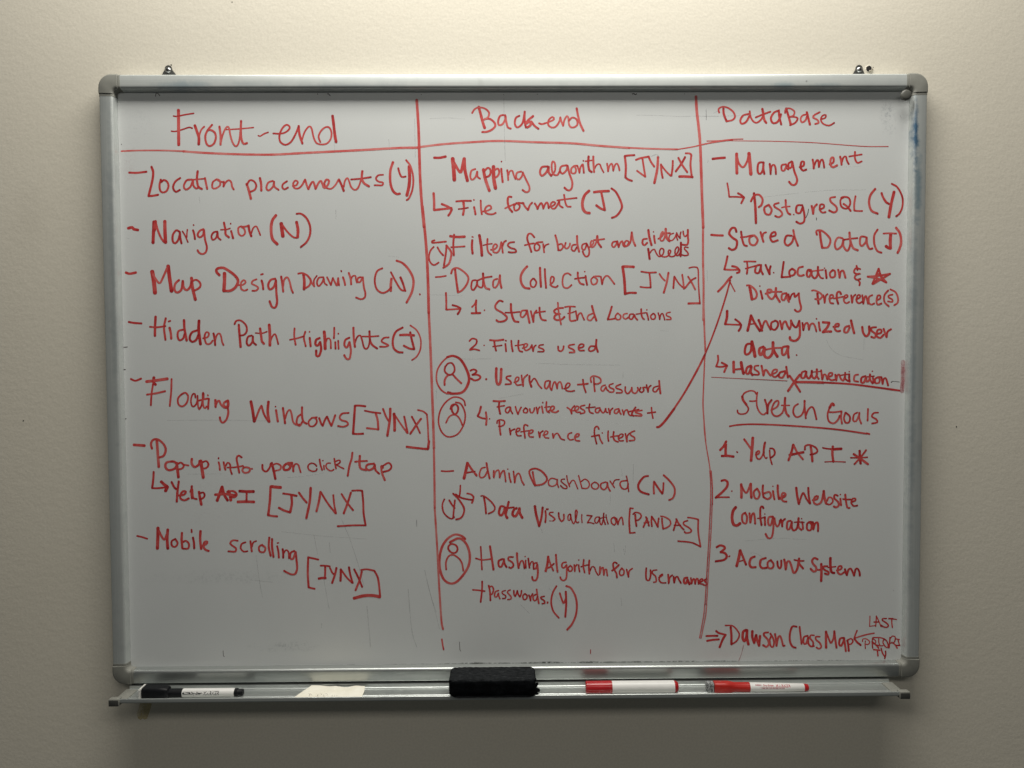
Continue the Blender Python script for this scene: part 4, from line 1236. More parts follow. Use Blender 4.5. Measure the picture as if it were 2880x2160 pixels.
w2.8 4058,3214 4008,3179 4016,3116 4051,3130 4065,3207! 4094,3073 4138,2947 4110,2877 4060,2874 4017,2919
w2.8 4172,3129 4229,3150 4235,3206 4200,3206 4186,3129 4222,3080 4272,3094
w2.8 4363,3241 4378,3171 4381,3108
w2.5 4381,3129 4413,3213 4441,3234 4452,3185 4457,3129! 4477,3213 4505,3241 4523,3199 4535,3121
w2.8 4613,3170 4669,3198 4669,3268 4633,3255 4627,3170 4663,3128 4727,3156
w2.8 4768,3282 4783,3226 4791,3163
w2.5 4791,3184 4818,3268 4854,3282 4868,3226 4898,3170
w2.5 4988,3352 4989,3254 5025,3190 5089,3211
w2.5 4903,3282 4989,3296 5088,3312
#handwritten_note|red note PostgreSQL (Y) under an arrow in the right column
w2.2 3107,2900 3126,2795 3137,2699
w2.5 3137,2699 3244,2699 3357,2689
w2.8 3265,2752 3315,2724 3357,2689! 3336,2647 3315,2605
w3.3 3502,2752 3522,2569 3534,2315
w2.8 3457,2632 3500,2710 3571,2731 3628,2667 3614,2583 3572,2548
w2.8 3721,2582 3657,2540 3672,2456 3736,2441 3764,2512 3721,2582
w2.5 3870,2610 3806,2589 3807,2554 3893,2497 3922,2441 3872,2402 3815,2420
w2.8 3970,2652 3978,2539 4007,2462 4043,2441
w2.2 3914,2540 3971,2553 4035,2556
w1.1 4091,2440 4094,2435
w2.8 4220,2574 4141,2567 4128,2476 4185,2461 4224,2553! 4250,2426 4243,2334 4186,2306 4129,2335
k1.1 4310,2517 4299,2454 4271,2391
k1.0 4428,2390 4428,2355
w2.8 4355,2566 4370,2496 4378,2447! 4391,2538 4433,2587
w2.5 4470,2510 4534,2538 4533,2580 4483,2580 4477,2510 4513,2467 4563,2474
w2.8 4703,2692 4632,2678 4640,2622 4719,2551 4727,2495 4684,2467 4613,2498
w2.5 4839,2692 4782,2650 4797,2551 4876,2523 4925,2593 4903,2678 4824,2695 4789,2678
w2.8 4825,2593 4883,2551 4934,2487
w2.5 5003,2705 4985,2593 4986,2494! 5041,2487 5105,2487
w3.1 5294,2810 5224,2719 5204,2606 5241,2493 5334,2448
w3.1 5387,2749 5409,2690 5453,2620 5496,2591
w3.9 5573,2767 5532,2591 5499,2394
w2.5 5535,2884 5622,2830 5695,2689 5697,2548 5656,2450 5606,2408
#handwritten_note|red note Stored Data (J) in the right column
w3.3 2874,2145 2948,2138 3047,2135
w3.1 3247,2186 3225,2243 3175,2239 3140,2165 3190,2102 3254,2052 3241,1953 3184,1925 3134,1951
w2.8 3315,2193 3333,2080 3362,1995 3405,1981
w2.5 3311,2108 3389,2115 3461,2133 3518,2136
w2.8 3503,2136 3439,2094 3454,2009 3519,1995 3561,2065 3518,2129 3461,2129
w2.8 3603,2185 3625,2107 3647,2039
w2.5 3632,2107 3646,2164 3686,2180
w2.8 3753,2114 3824,2135 3817,2184 3774,2170 3746,2107 3782,2043 3860,2064
w2.8 4067,2127 3988,2127 3960,2035 4004,1986 4068,2035 4095,2120
w2.8 4087,2212 4110,2106 4158,1978
w2.8 4438,2140 4430,2196 4501,2203 4588,2139 4638,2061 4604,1963 4518,1949
w3.3 4480,2189 4496,2062 4518,1949
w2.8 4817,2089 4745,2096 4703,2005 4733,1927 4804,1976 4831,2075! 4832,1976 4890,1905 4932,2004 4919,2174
w3.1 4919,2174 4931,2060 4976,1947 5047,1912
w2.5 4846,2068 4945,2082 5038,2091
w2.8 5152,2109 5088,2109 5075,2018 5104,1975 5160,2031 5174,2102! 5182,2003 5219,1932 5262,1939
w2.8 5337,2215 5288,2130 5290,2003 5334,1903 5398,1875
w2.5 5423,2155 5516,2160 5614,2154
w4.2 5531,2150 5525,2044 5531,1938! 5498,1945 5462,1971
w3.3 5608,2242 5667,2157 5687,2030 5663,1931 5635,1871
#handwritten_note|red note Fav. Location & star in the right column
w2.8 3117,1833 3099,1742 3071,1636
w2.8 3071,1636 3178,1631 3293,1635
w3.1 3185,1685 3250,1670 3293,1628! 3293,1599 3257,1585
w2.5 3363,1752 3449,1754 3534,1751
w2.5 3406,1748 3414,1656 3404,1571
w2.2 3385,1649 3464,1670 3535,1690
w2.8 3592,1704 3542,1683 3528,1598 3578,1584 3606,1655 3613,1704! 3614,1626 3643,1563
w2.8 3680,1704 3707,1640 3743,1562! 3742,1626 3756,1685
w1.4 3800,1589 3804,1583
w2.8 3949,1746 3935,1639 3919,1519! 3979,1523 4050,1528
w2.8 4078,1646 4035,1611 4043,1547 4100,1554 4121,1610 4071,1646
w2.8 4235,1674 4171,1653 4157,1568 4200,1539 4250,1553
w2.8 4357,1624 4307,1624 4293,1546 4329,1525 4364,1609! 4365,1553 4408,1503 4451,1552 4457,1673
w2.5 4457,1673 4465,1581 4501,1510 4537,1502
w2.2 4328,1602 4450,1616 4536,1626
w2.8 4571,1623 4579,1566 4587,1502
w1.4 4553,1651 4557,1648
w2.8 4679,1622 4636,1580 4651,1516 4708,1530 4707,1608 4672,1622
w2.8 4757,1629 4772,1565 4780,1509! 4794,1594 4829,1615 4851,1565 4866,1508
w2.5 5029,1685 5044,1621
w2.5 5086,1635 5022,1650 4991,1593 5037,1564 5087,1571 5023,1550 5002,1508 5038,1479 5088,1493
w2.5 5053,1479 5082,1436 5075,1394
w2.8 5268,1414 5317,1535 5358,1641! 5396,1535 5476,1435! 5353,1492 5195,1524! 5353,1535 5531,1565! 5411,1492 5275,1414
w2.8 5324,1506 5352,1563 5389,1535 5399,1492 5339,1471 5311,1457
#handwritten_note|red note Dietary Preference(s) in the right column
w2.8 3405,1400 3451,1400 3523,1343 3555,1272 3538,1215 3488,1194
w3.9 3448,1386 3466,1287 3484,1194
w2.8 3609,1322 3626,1258 3638,1201
w1.3 3597,1394 3600,1388
w2.8 3683,1279 3766,1300 3766,1335 3716,1335 3716,1257 3774,1200 3824,1257 3837,1363
w3.1 3837,1363 3838,1257 3896,1157
w2.5 3730,1300 3838,1307 3923,1306
w2.8 3995,1285 3931,1271 3924,1200 3960,1185 4002,1270! 4003,1214 4032,1157
w2.5 4024,1270 4039,1185 4067,1256 4110,1284 4117,1227 4181,1284
w2.8 4174,1284 4189,1170 4212,1071 4191,1021 4148,1014 4119,1042
w2.5 4370,1319 4410,1325 4496,1283 4525,1240 4483,1190 4418,1198
w3.1 4453,1283 4461,1197 4472,1126
w2.5 4539,1254 4554,1197 4562,1140! 4575,1240 4604,1268
w2.5 4626,1197 4683,1218 4683,1253 4647,1254 4633,1197 4648,1140 4691,1132
w2.8 4804,1267 4782,1303 4747,1289 4740,1210 4763,1125
w2.2 4697,1204 4769,1217 4833,1231
w2.5 4841,1196 4898,1224 4897,1252 4862,1246 4848,1167 4885,1132 4927,1153
w2.5 4955,1252 4963,1188 4970,1138! 4984,1224 5019,1259
w2.5 5027,1188 5084,1216 5084,1252 5048,1245 5035,1167 5071,1131 5114,1152
w2.5 5120,1252 5128,1188 5136,1123! 5156,1223 5177,1237 5192,1180 5207,1123
w2.5 5270,1251 5220,1223 5221,1137 5258,1112 5300,1130
w2.5 5329,1172 5386,1201 5385,1243 5349,1244 5332,1165 5351,1111 5408,1129
w2.5 5506,1321 5449,1250 5451,1151 5516,1086
w2.5 5571,1257 5514,1243 5515,1214 5565,1186 5566,1150 5501,1158
w2.5 5534,1335 5614,1292 5651,1207 5645,1136 5595,1100
#handwritten_note|red note Anonymized user in the right column
w3.5 3116,1029 3112,926 3087,830
w2.6 3087,830 3198,825 3316,822
w2.9 3235,903 3287,866 3324,822! 3317,778 3287,731
w3.5 3471,961 3449,851 3420,733
w3.2 3471,961 3523,851 3605,729
w2.0 3449,829 3509,836 3546,836
w3.2 3582,894 3612,821 3635,732
w2.6 3635,762 3664,857 3693,879 3723,820 3761,749
w2.9 3834,879 3775,849 3775,768 3827,746 3871,805 3863,864 3826,882
w2.9 3900,878 3916,819 3931,753! 3945,834 3982,871 4012,804 4042,752! 4064,804 4063,885
w2.9 4063,885 4093,819 4145,781 4189,877
w3.2 4186,877 4197,759 4191,641 4132,583 4058,598 4050,639
w2.6 4234,847 4242,788 4249,737! 4271,825 4308,847 4323,803 4331,744! 4352,817 4389,839 4419,802 4442,721
w2.9 4478,854 4486,787 4499,728
w1.7 4440,908 4446,902
w3.5 4537,853 4634,846! 4605,779 4539,706! 4591,716 4665,716
w2.9 4694,786 4768,793 4775,830 4730,823 4716,757 4754,720 4798,727
w2.9 4931,800 4872,778 4857,712 4902,704 4938,778
w3.2 4956,881 4975,800 5006,689
w3.2 5124,784 5140,696 5185,644 5229,695 5227,791
w2.9 5332,776 5265,769 5265,725 5325,673 5311,621 5259,636
w2.9 5333,673 5407,695 5406,739 5354,732 5341,651 5393,618 5444,665
w2.9 5443,753 5466,687 5489,628! 5503,709 5555,746
#handwritten_note|red word data. below Anonymized user
w3.2 3481,542 3407,527 3381,424 3408,380 3467,424 3481,527
w4.3 3484,574 3511,468 3534,350
w3.7 3659,496 3600,467 3600,393 3630,379 3674,482! 3675,364 3734,334 3793,407 3799,562
w4.0 3799,562 3807,451 3867,348
w2.6 3689,452 3807,474 3918,480
w3.2 4014,502 3940,480 3941,377 3986,392 4029,502! 4022,421 4034,332
w1.6 4149,373 4155,367
#handwritten_note|red note Hashed authentication underlined in the right column
w2.6 2982,370 2986,293 2957,205
w2.6 2957,205 3039,201 3120,219
w2.9 3038,263 3083,241 3120,219! 3098,175 3076,123
w3.7 3216,277 3216,204 3220,118
w4.0 3327,269 3342,188 3365,99
w2.9 3224,159 3291,166 3350,173
w3.2 3476,217 3417,188 3402,114 3439,99 3483,202! 3469,128 3499,76
w2.6 3587,216 3535,209 3528,165 3587,120 3588,83 3514,84
w2.9 3631,216 3647,142 3662,68! 3684,149 3713,142 3736,105 3769,68
w2.6 3780,82 3854,119 3862,156 3810,149 3788,82 3833,45 3884,82
w2.9 3980,133 3906,111 3892,52 3944,37 3988,111
w2.9 3999,200 4010,126 4026,37
w0.9 2888,49 3306,26 3692,6 4016,-11
w2.9 4048,66 4123,-38 4210,-174
w3.2 4203,80 4123,-23 4027,-163
w2.9 4285,132 4233,110 4226,36 4271,35 4300,124! 4300,65 4338,20 4374,79 4381,138! 4382,65 4419,20 4456,79 4455,160
w2.6 4455,160 4456,64 4486,12
w1.7 4389,116 4463,123 4507,126
w2.6 4519,145 4530,64 4538,5! 4560,78 4590,71 4613,4
w2.6 4620,41 4679,63 4686,100 4641,100 4627,34 4672,-4 4724,4
w2.6 4731,78 4739,18 4747,-11! 4761,63 4790,77 4813,18 4851,-12 4879,62
w2.6 4879,106 4880,18 4925,-20
w2.0 4790,62 4879,77 4946,84
w2.9 4939,62 4939,17 4947,-30
w1.4 4938,121 4940,118
w2.6 5073,76 5021,61 5014,-13 5074,-28
w2.9 5184,53 5125,31 5119,-36 5156,-43 5192,38! 5200,-29 5237,-7 5251,75
w2.6 5248,82 5252,1 5290,-56
w2.0 5185,38 5311,52
w2.6 5293,30 5300,-14 5305,-51
w1.4 5283,126 5285,122
w2.6 5371,37 5326,8 5334,-52 5386,-44 5393,15 5356,37 5423,37
w2.6 5423,30 5431,-22 5439,-67! 5453,7 5482,22 5505,-30 5521,-90
k1.4 5568,-42 5577,-34
k0.7 5580,-26 5639,-31 5692,-37
w3.7 4152,-30 4346,-33 4554,-40
w2.9 4554,-40 4940,-64 5313,-111 5693,-165
s6.3 5739,265 5742,57 5731,-180
s3.7 5744,176 5741,-31 5745,-165
#handwritten_heading|red underlined heading Stretch Goals in the right column
w2.2 3559,-209 3526,-166 3454,-158 3375,-194 3347,-251
w3.3 3347,-237 3361,-294 3412,-366
w2.2 3405,-359 3441,-424 3406,-488 3327,-502 3284,-480 3276,-444
w2.2 3573,-180 3562,-281 3570,-396 3614,-482 3665,-511 3708,-482
w2.2 3459,-309 3505,-312 3551,-306
w2.8 3685,-289 3714,-382 3725,-497! 3736,-368 3785,-293
w2.5 3779,-447 3865,-397 3891,-333 3872,-304 3822,-340 3786,-447 3816,-519 3881,-534 3945,-484 3973,-398 3986,-262
w3.1 3986,-262 3983,-369 4003,-484 4046,-539
w2.2 3934,-376 3994,-376 4052,-377
w2.5 4181,-356 4124,-399 4110,-485 4154,-550 4226,-528 4268,-443 4279,-306
w2.5 4274,-306 4283,-443 4298,-572
w2.5 4298,-529 4333,-443 4383,-400 4420,-443 4457,-587
w3.6 4714,-380 4692,-352 4650,-416
w2.5 4650,-416 4622,-516 4644,-617 4717,-646 4781,-589 4802,-532
w2.5 4650,-481 4730,-481 4830,-467! 4824,-561 4839,-654
w2.5 4888,-489 4867,-575 4897,-640 4947,-626 4954,-547 4895,-489
w2.5 5068,-490 5018,-519 5005,-605 5048,-619 5090,-533 5097,-490! 5098,-577 5128,-656
w2.5 5226,-434 5223,-520 5221,-613
w2.5 5378,-492 5313,-499 5285,-549 5351,-592 5366,-636 5287,-653
w2.5 3163,-683 3277,-664 3479,-654 3766,-662 4112,-683 4472,-710 4833,-748 5209,-805
w2.8 5209,-800 5252,-811
#handwritten_note|red note 1. Yelp API with an asterisk in the right column
w3.3 3021,-1039 3078,-975 3113,-907
w3.6 3107,-953 3104,-1040 3107,-1126
w3.6 3047,-1126 3136,-1124 3223,-1136
w1.7 3271,-1064 3283,-1075
w2.8 3379,-876 3437,-955 3503,-1049
w3.9 3509,-855 3498,-1028 3485,-1198
w2.5 3552,-1110 3591,-1099 3611,-1071 3594,-1052 3569,-1071
w2.3 3563,-1071 3558,-1116 3575,-1160 3608,-1177 3642,-1144 3669,-1088
w2.4 3669,-1088 3674,-993 3685,-938 3696,-924
w2.6 3693,-932 3683,-988 3674,-1038 3675,-1088
w1.9 3675,-1077 3681,-1128 3698,-1158 3714,-1167 3724,-1150
w2.2 3761,-1044 3765,-1100 3770,-1156 3785,-1212 3799,-1257
w2.6 3766,-1019 3803,-1017 3831,-1045 3840,-1089 3820,-1128 3776,-1156
w3.3 4114,-960 4087,-1075 4044,-1197
w2.8 4114,-960 4173,-1075 4261,-1184
w3.6 4058,-1118 4159,-1097 4267,-1076
w2.5 4288,-1040 4295,-982 4360,-968 4446,-1005 4476,-1063 4433,-1098 4368,-1112
w3.3 4374,-990 4390,-1091 4402,-1214
w2.5 4555,-1013 4620,-1027 4721,-1035
w4.2 4692,-1038 4764,-1033 4833,-1029
w3.3 4706,-992 4700,-1107 4716,-1223
w1.7 4586,-1225 4723,-1220 4896,-1227
w3.3 5108,-1059 5112,-1153 5125,-1254
w2.2 4975,-1164 5098,-1165 5225,-1157
w3.3 5018,-1109 5127,-1182 5236,-1262
w2.5 5205,-1050 5127,-1153 5030,-1261
#handwritten_note|red note 2. Mobile Website in the right column
w3.3 3045,-1497 3095,-1487 3135,-1519 3124,-1591 3053,-1670 2959,-1749
w2.5 2959,-1749 3053,-1743 3161,-1744
w1.8 3200,-1650 3201,-1656
w3.6 3340,-1550 3344,-1651 3344,-1752
w2.8 3340,-1564 3384,-1651 3420,-1680 3456,-1608 3477,-1550
w3.6 3482,-1543 3485,-1652 3493,-1753
w2.8 3579,-1616 3529,-1666 3544,-1753 3587,-1768 3618,-1696 3579,-1616
w2.8 3665,-1566 3661,-1667 3676,-1747
w2.8 3676,-1747 3739,-1776 3786,-1733 3760,-1668 3680,-1689
w2.8 3817,-1654 3825,-1719 3840,-1784
w1.3 3814,-1584 3815,-1587
w3.1 3886,-1568 3889,-1669 3905,-1770! 3948,-1749 4005,-1713
w2.8 3905,-1778 3991,-1742 4005,-1699 3962,-1684 3941,-1756 3970,-1807 4021,-1815
w3.3 4163,-1606 4179,-1729 4206,-1852
w2.5 4206,-1852 4244,-1729 4272,-1686 4317,-1773 4368,-1846
w2.8 4344,-1607 4352,-1730 4375,-1846
w2.8 4411,-1796 4476,-1781 4490,-1738 4446,-1745 4428,-1825 4476,-1861 4541,-1818 4576,-1659
w3.6 4576,-1659 4587,-1761 4614,-1848
w2.5 4621,-1819 4656,-1754 4700,-1769 4715,-1819 4672,-1863 4621,-1855
w2.8 4789,-1733 4743,-1718 4736,-1769 4794,-1827 4802,-1878 4766,-1907 4727,-1892
w2.8 4827,-1777 4833,-1835 4838,-1878
w1.4 4823,-1713 4829,-1714
w2.8 4899,-1712 4910,-1806 4933,-1908 4969,-1915
w2.5 4866,-1784 4931,-1789 4989,-1789
w2.5 4997,-1829 5047,-1807 5054,-1778 5011,-1778 4990,-1836 5027,-1887 5084,-1880
#handwritten_note|red word Configuration below Mobile Website
w3.9 3263,-1893 3220,-1954 3206,-2055 3228,-2150 3279,-2169 3329,-2136
w2.8 3408,-1977 3358,-2013 3365,-2114 3416,-2137 3430,-2042 3401,-1977
w2.8 3466,-1985 3473,-2057 3481,-2130! 3502,-2014 3531,-1985 3546,-2058 3553,-2145
w2.8 3675,-1914 3660,-1885 3631,-1906 3629,-2044 3648,-2167
w2.0 3589,-2065 3640,-2061 3690,-2051
w2.8 3697,-2044 3698,-2102 3702,-2168
w1.4 3695,-1998 3697,-1999
w2.8 3820,-2038 3755,-2052 3749,-2146 3785,-2168 3820,-2045! 3828,-2161 3815,-2306 3786,-2364 3743,-2357 3709,-2298
w2.5 3842,-2060 3857,-2147 3886,-2191 3915,-2147 3922,-2097
w2.8 3936,-2082 3951,-2133 3959,-2191! 3965,-2111 4001,-2075
w2.8 4088,-2105 4038,-2119 4031,-2221 4067,-2228 4103,-2120! 4103,-2207 4133,-2251 4183,-2207 4203,-2062
w2.8 4203,-2062 4205,-2193 4248,-2244
w2.0 4139,-2127 4211,-2123 4284,-2128
w2.5 4255,-2121 4267,-2179 4270,-2230
w1.4 4248,-2074 4251,-2077
w2.8 4385,-2122 4334,-2150 4335,-2238 4386,-2245 4400,-2165 4363,-2122 4421,-2129
w2.8 4421,-2136 4422,-2195 4426,-2238! 4450,-2151 4486,-2130 4498,-2195 4495,-2265
#handwritten_note|red note 3. Account System in the right column
w3.3 2977,-2496 3028,-2468 3086,-2483 3100,-2512 3064,-2548 3036,-2570! 3101,-2585 3130,-2636 3087,-2686 2964,-2707
w2.0 3162,-2639 3176,-2627
w3.9 3332,-2543 3311,-2652 3278,-2782
w3.1 3332,-2543 3376,-2652 3420,-2762
w2.0 3297,-2717 3347,-2703 3398,-2689
w3.3 3550,-2639 3492,-2668 3471,-2748 3500,-2799 3565,-2799
w3.1 3716,-2662 3644,-2691 3630,-2771 3667,-2815 3732,-2808
w2.8 3796,-2692 3746,-2728 3753,-2808 3811,-2816 3833,-2758 3789,-2692
w2.8 3890,-2714 3898,-2787 3927,-2824 3949,-2780 3948,-2700
w3.1 3992,-2686 4007,-2759 4017,-2839! 4035,-2730 4072,-2716 4101,-2789 4138,-2891 4188,-2833 4216,-2673
w3.1 4216,-2673 4217,-2746 4278,-2827
w2.5 4144,-2694 4216,-2710 4286,-2710
w3.1 4495,-2690 4448,-2668 4412,-2704 4427,-2755 4471,-2806 4472,-2857 4435,-2872 4389,-2828
w2.5 4471,-2835 4515,-2850 4551,-2836
w3.3 4550,-2756 4554,-2880 4550,-3019
w2.8 4645,-2793 4580,-2800 4595,-2844 4660,-2881 4654,-2917 4603,-2902
w3.6 4687,-2669 4688,-2779 4704,-2881 4748,-2896
w2.2 4653,-2815 4710,-2808 4768,-2801
w2.8 4784,-2860 4849,-2838 4855,-2795 4812,-2802 4798,-2882 4842,-2919 4900,-2883
w2.8 4907,-2839 4922,-2897 4937,-2934! 4958,-2854 4994,-2832 5023,-2884 5046,-2942! 5067,-2847 5095,-2833 5125,-2884 5133,-2943
#handwritten_note|red note Dawson ClassMap beside a double arrow at the lower right
w3.1 2829,-3839 2904,-3836 2998,-3836
w3.1 2839,-3912 2919,-3898 3018,-3890
w3.1 2976,-3762 3013,-3792 3119,-3822! 3078,-3888 3028,-4012
w2.2 3114,-3680 3223,-3687 3296,-3758 3325,-3831 3282,-3919 3202,-3969
w3.1 3194,-3705 3206,-3830 3207,-3970
w3.6 3426,-3751 3383,-3780 3376,-3876 3405,-3920 3434,-3847 3441,-3752! 3441,-3862 3464,-3972
w3.3 3521,-3767 3521,-3862 3551,-3951! 3565,-3877 3579,-3826! 3594,-3907 3624,-3995! 3631,-3922 3637,-3841
w2.8 3761,-3791 3703,-3798 3696,-3834 3754,-3901 3769,-3967 3733,-4011 3682,-3981
w2.5 3805,-3850 3783,-3909 3799,-3997 3835,-4012 3849,-3938 3827,-3865 3790,-3806
w2.8 3863,-3814 3878,-3909 3886,-3998! 3907,-3880 3938,-3844 3965,-3910 3988,-3998 4009,-3991
w2.8 4189,-3707 4123,-3706 4088,-3808 4089,-3926 4126,-4007 4177,-4027
w2.5 4232,-3707 4248,-3839 4264,-3971
w2.8 4357,-3847 4299,-3869 4293,-3950 4329,-3972 4365,-3870! 4366,-3958 4403,-4009 4453,-4003
w2.5 4452,-3841 4401,-3841 4394,-3885 4438,-3944 4439,-4002
w2.5 4539,-3864 4481,-3863 4482,-3907 4540,-3959 4563,-4018 4527,-4047 4490,-4025
w3.3 4633,-3784 4632,-3901 4636,-4034
w2.5 4633,-3791 4678,-3902 4708,-3961 4744,-3888 4757,-3792
w2.8 4757,-3778 4773,-3903 4793,-4035
w2.8 4896,-3882 4846,-3896 4832,-3977 4861,-4006 4897,-3933 4904,-3882! 4919,-3977 4935,-4088
w2.8 4955,-3919 4970,-3992 4979,-4088
w2.2 4962,-3919 5013,-3897 5040,-3934 5014,-3978 4963,-3985
w2.2 5359,-3817 5231,-3840 5060,-3890
w2.2 5102,-3773 5078,-3832 5060,-3890
w2.8 5060,-3898 5101,-3949 5160,-3997
#handwritten_note|small red note LAST PRIORITY squeezed into the lower right corner
w1.5 5293,-3557 5292,-3630 5289,-3714! 5332,-3706 5380,-3702
w1.7 5390,-3555 5387,-3631 5380,-3714
w1.7 5390,-3555 5426,-3631 5463,-3719
w2.1 5355,-3646 5422,-3647
w2.1 5544,-3596 5489,-3596 5481,-3620 5545,-3664 5573,-3704 5546,-3728 5498,-3719 5462,-3695
w2.3 5580,-3597 5639,-3597
w1.7 5631,-3601 5694,-3610
w1.8 5623,-3605 5624,-3665 5634,-3732
w1.7 5185,-3944 5189,-3908 5232,-3900 5284,-3932 5292,-3964 5265,-3988 5241,-3984
w1.5 5228,-3932 5225,-3988 5230,-4052
w1.8 5331,-3933 5334,-3997 5340,-4045
w2.0 5335,-3917 5342,-3885 5390,-3884 5453,-3886 5513,-3903
w2.3 5331,-3949 5391,-3997 5431,-4045
w1.5 5347,-3901 5382,-3933 5383,-3965 5351,-3981
w1.5 5430,-3902 5430,-3950 5447,-4006
w1.7 5399,-3997 5470,-4010 5494,-4006
w1.8 5513,-3907 5493,-3950 5518,-4006 5558,-4039 5573,-3999 5549,-3935 5513,-3907
w2.0 5599,-3883 5596,-3967 5586,-4047
w1.8 5607,-3895 5635,-3864 5674,-3872 5679,-3920 5660,-3960 5596,-3971
w2.1 5628,-3959 5676,-3992 5712,-4048
w1.8 5679,-3904 5742,-3917
w1.7 5722,-3920 5739,-3984 5747,-4008
w2.0 5692,-4004 5751,-4008
w2.4 5353,-4067 5448,-4077
w2.0 5412,-4077 5421,-4165
w2.0 5467,-4046 5488,-4118 5524,-4174
w2.0 5535,-4090 5539,-4142 5524,-4206
#faint_scratch|faint grey lines and ghost marks left on the white surface
g0.8 -168,4133 -165,3799 -158,3444 -151,3234
g0.8 1773,3889 2091,3883 2410,3867 2643,3873 2983,3873
g1.0 2791,3961 2796,3814
g0.6 -1249,3843 -996,3853 -743,3837
g0.8 -1469,3843 -1466,3279
g1.7 1986,3292 2071,3317 2103,3271
g0.7 2794,3978 2795,3818
g0.6 2699,3867 3081,3873 3506,3893
g0.7 2815,3196 2826,3224 2829,3238
g0.6 3656,2692 3869,2720 4154,2753
g0.6 4261,2764 4652,2794 5151,2797
g0.4 4222,3108 4578,3121 5076,3141
g0.8 2897,3915 2960,3943
g0.7 5650,3883 5662,3841
g0.6 5308,2789 5337,2792
g0.6 4592,595 4667,462 4787,373 4966,328 5144,297
g0.6 5155,622 5150,445
g0.6 3403,-2405 3692,-2378 3982,-2366 4329,-2390
g0.6 3477,-2583 3578,-2595 3665,-2654
g0.4 3464,-2871 3465,-2944
g0.8 5637,-3159 5645,-3181
s1.3 3391,-3978 3363,-4096 3320,-4220
k0.7 3233,-4224 3237,-4245
g0.8 -2612,-2036 -2497,-2318 -2373,-2710 -2291,-3037
g0.8 -3022,-2271 -2973,-2553
g0.8 -2892,-2901 -2812,-3381
g0.8 -3884,-2568 -3837,-2981 -3798,-3199
g0.6 -3965,-2936 -3644,-2971
g1.0 -2252,-3342 -2224,-3692 -2205,-3962
g1.0 -1635,-3086 -1587,-3698 -1514,-3968
g0.8 -1385,-2804 -1302,-3175 -1218,-3438
g1.7 -1498,-2054 -1499,-2152
g1.0 -2927,-3599 -2932,-3664
g0.8 -2798,-2381 -2783,-2533
g0.6 -3503,-2213 -2883,-2283 -2240,-2331
g0.8 -5157,-547 -4350,-547 -3711,-562
k1.3 -5769,532 -5718,536
k1.5 -5772,205 -5755,203
k1.3 -5776,-522 -5759,-520
g0.8 -1189,-116 -1190,-244
g0.6 -4876,-1346 -4364,-1343
g0.6 -3405,-1407 -3127,-1383 -2870,-1341
g1.3 -1498,-2074 -1499,-2118
g0.6 -1852,3552 -1843,3426
g0.6 -2643,3511 -2639,3344
g0.6 -4623,2722 -4615,2617
g0.6 -2635,2527 -2630,2422
k1.0 -5226,4171 -5217,4213 -5190,4211 -5163,4177
k1.0 -2732,4199 -2724,4207 -2695,4174
k1.0 -5736,3485 -5732,3478
k1.0 -2879,4203 -2875,4195
k1.3 1710,4192 1731,4201 1752,4184 1773,4196
k0.8 -1373,4193 -1369,4188
k0.8 -171,4187 -167,4183
k0.8 318,4194 323,4190
k0.8 2472,4195 2476,4191
g0.7 42,-3339 176,-3476
g0.6 466,-3090 677,-3344
k0.7 -875,-3895 -870,-4012! -857,-4036
w1.1 1090,-4030 1088,-4092
g0.9 1547,-3254 1555,-3371
g0.7 -1356,-2959 -1245,-3386 -1171,-3698
g0.7 1437,-2419 1447,-2554
g0.7 1610,-2459 1612,-2556
g1.3 354,-2198 372,-2256
k0.7 -4401,-3997 -4397,-4077! -4382,-4088
g0.7 -1099,335 -378,341
g0.7 286,272 762,250 1523,237
g0.6 -268,-249 94,-184
g0.7 1577,132 1573,37
g0.6 2132,737 2247,733
g0.6 -2637,2515 -2634,2389
g0.6 -5689,2126 -5648,2115
g0.6 -1872,1850 -1724,1838
g0.6 -1275,1284 -796,1272
g0.6 2814,1631 2824,1478
g0.6 1386,-1679 1382,-1833
g0.6 1730,-1239 1727,-1508
g0.7 1582,-2511 1601,-2596
g0.6 1558,-1315 1562,-1411"""
def catmull(P):
    if len(P) == 2: return [P[0].lerp(P[1], i / 6) for i in range(7)]
    out = []
    for i in range(len(P) - 1):
        p1, p2 = P[i], P[i + 1]
        p0 = P[i - 1] if i else p1 * 2 - p2
        p3 = P[i + 2] if i + 2 < len(P) else p2 * 2 - p1
        n = max(2, min(14, int((p2 - p1).length / .0016)))
        for a in range(n):
            t = a / n
            out.append(.5 * ((2 * p1) + (p2 - p0) * t + (2 * p0 - 5 * p1 + 4 * p2 - p3) * t * t + (3 * p1 - p0 - 3 * p2 + p3) * t ** 3))
    out.append(P[-1]); return out
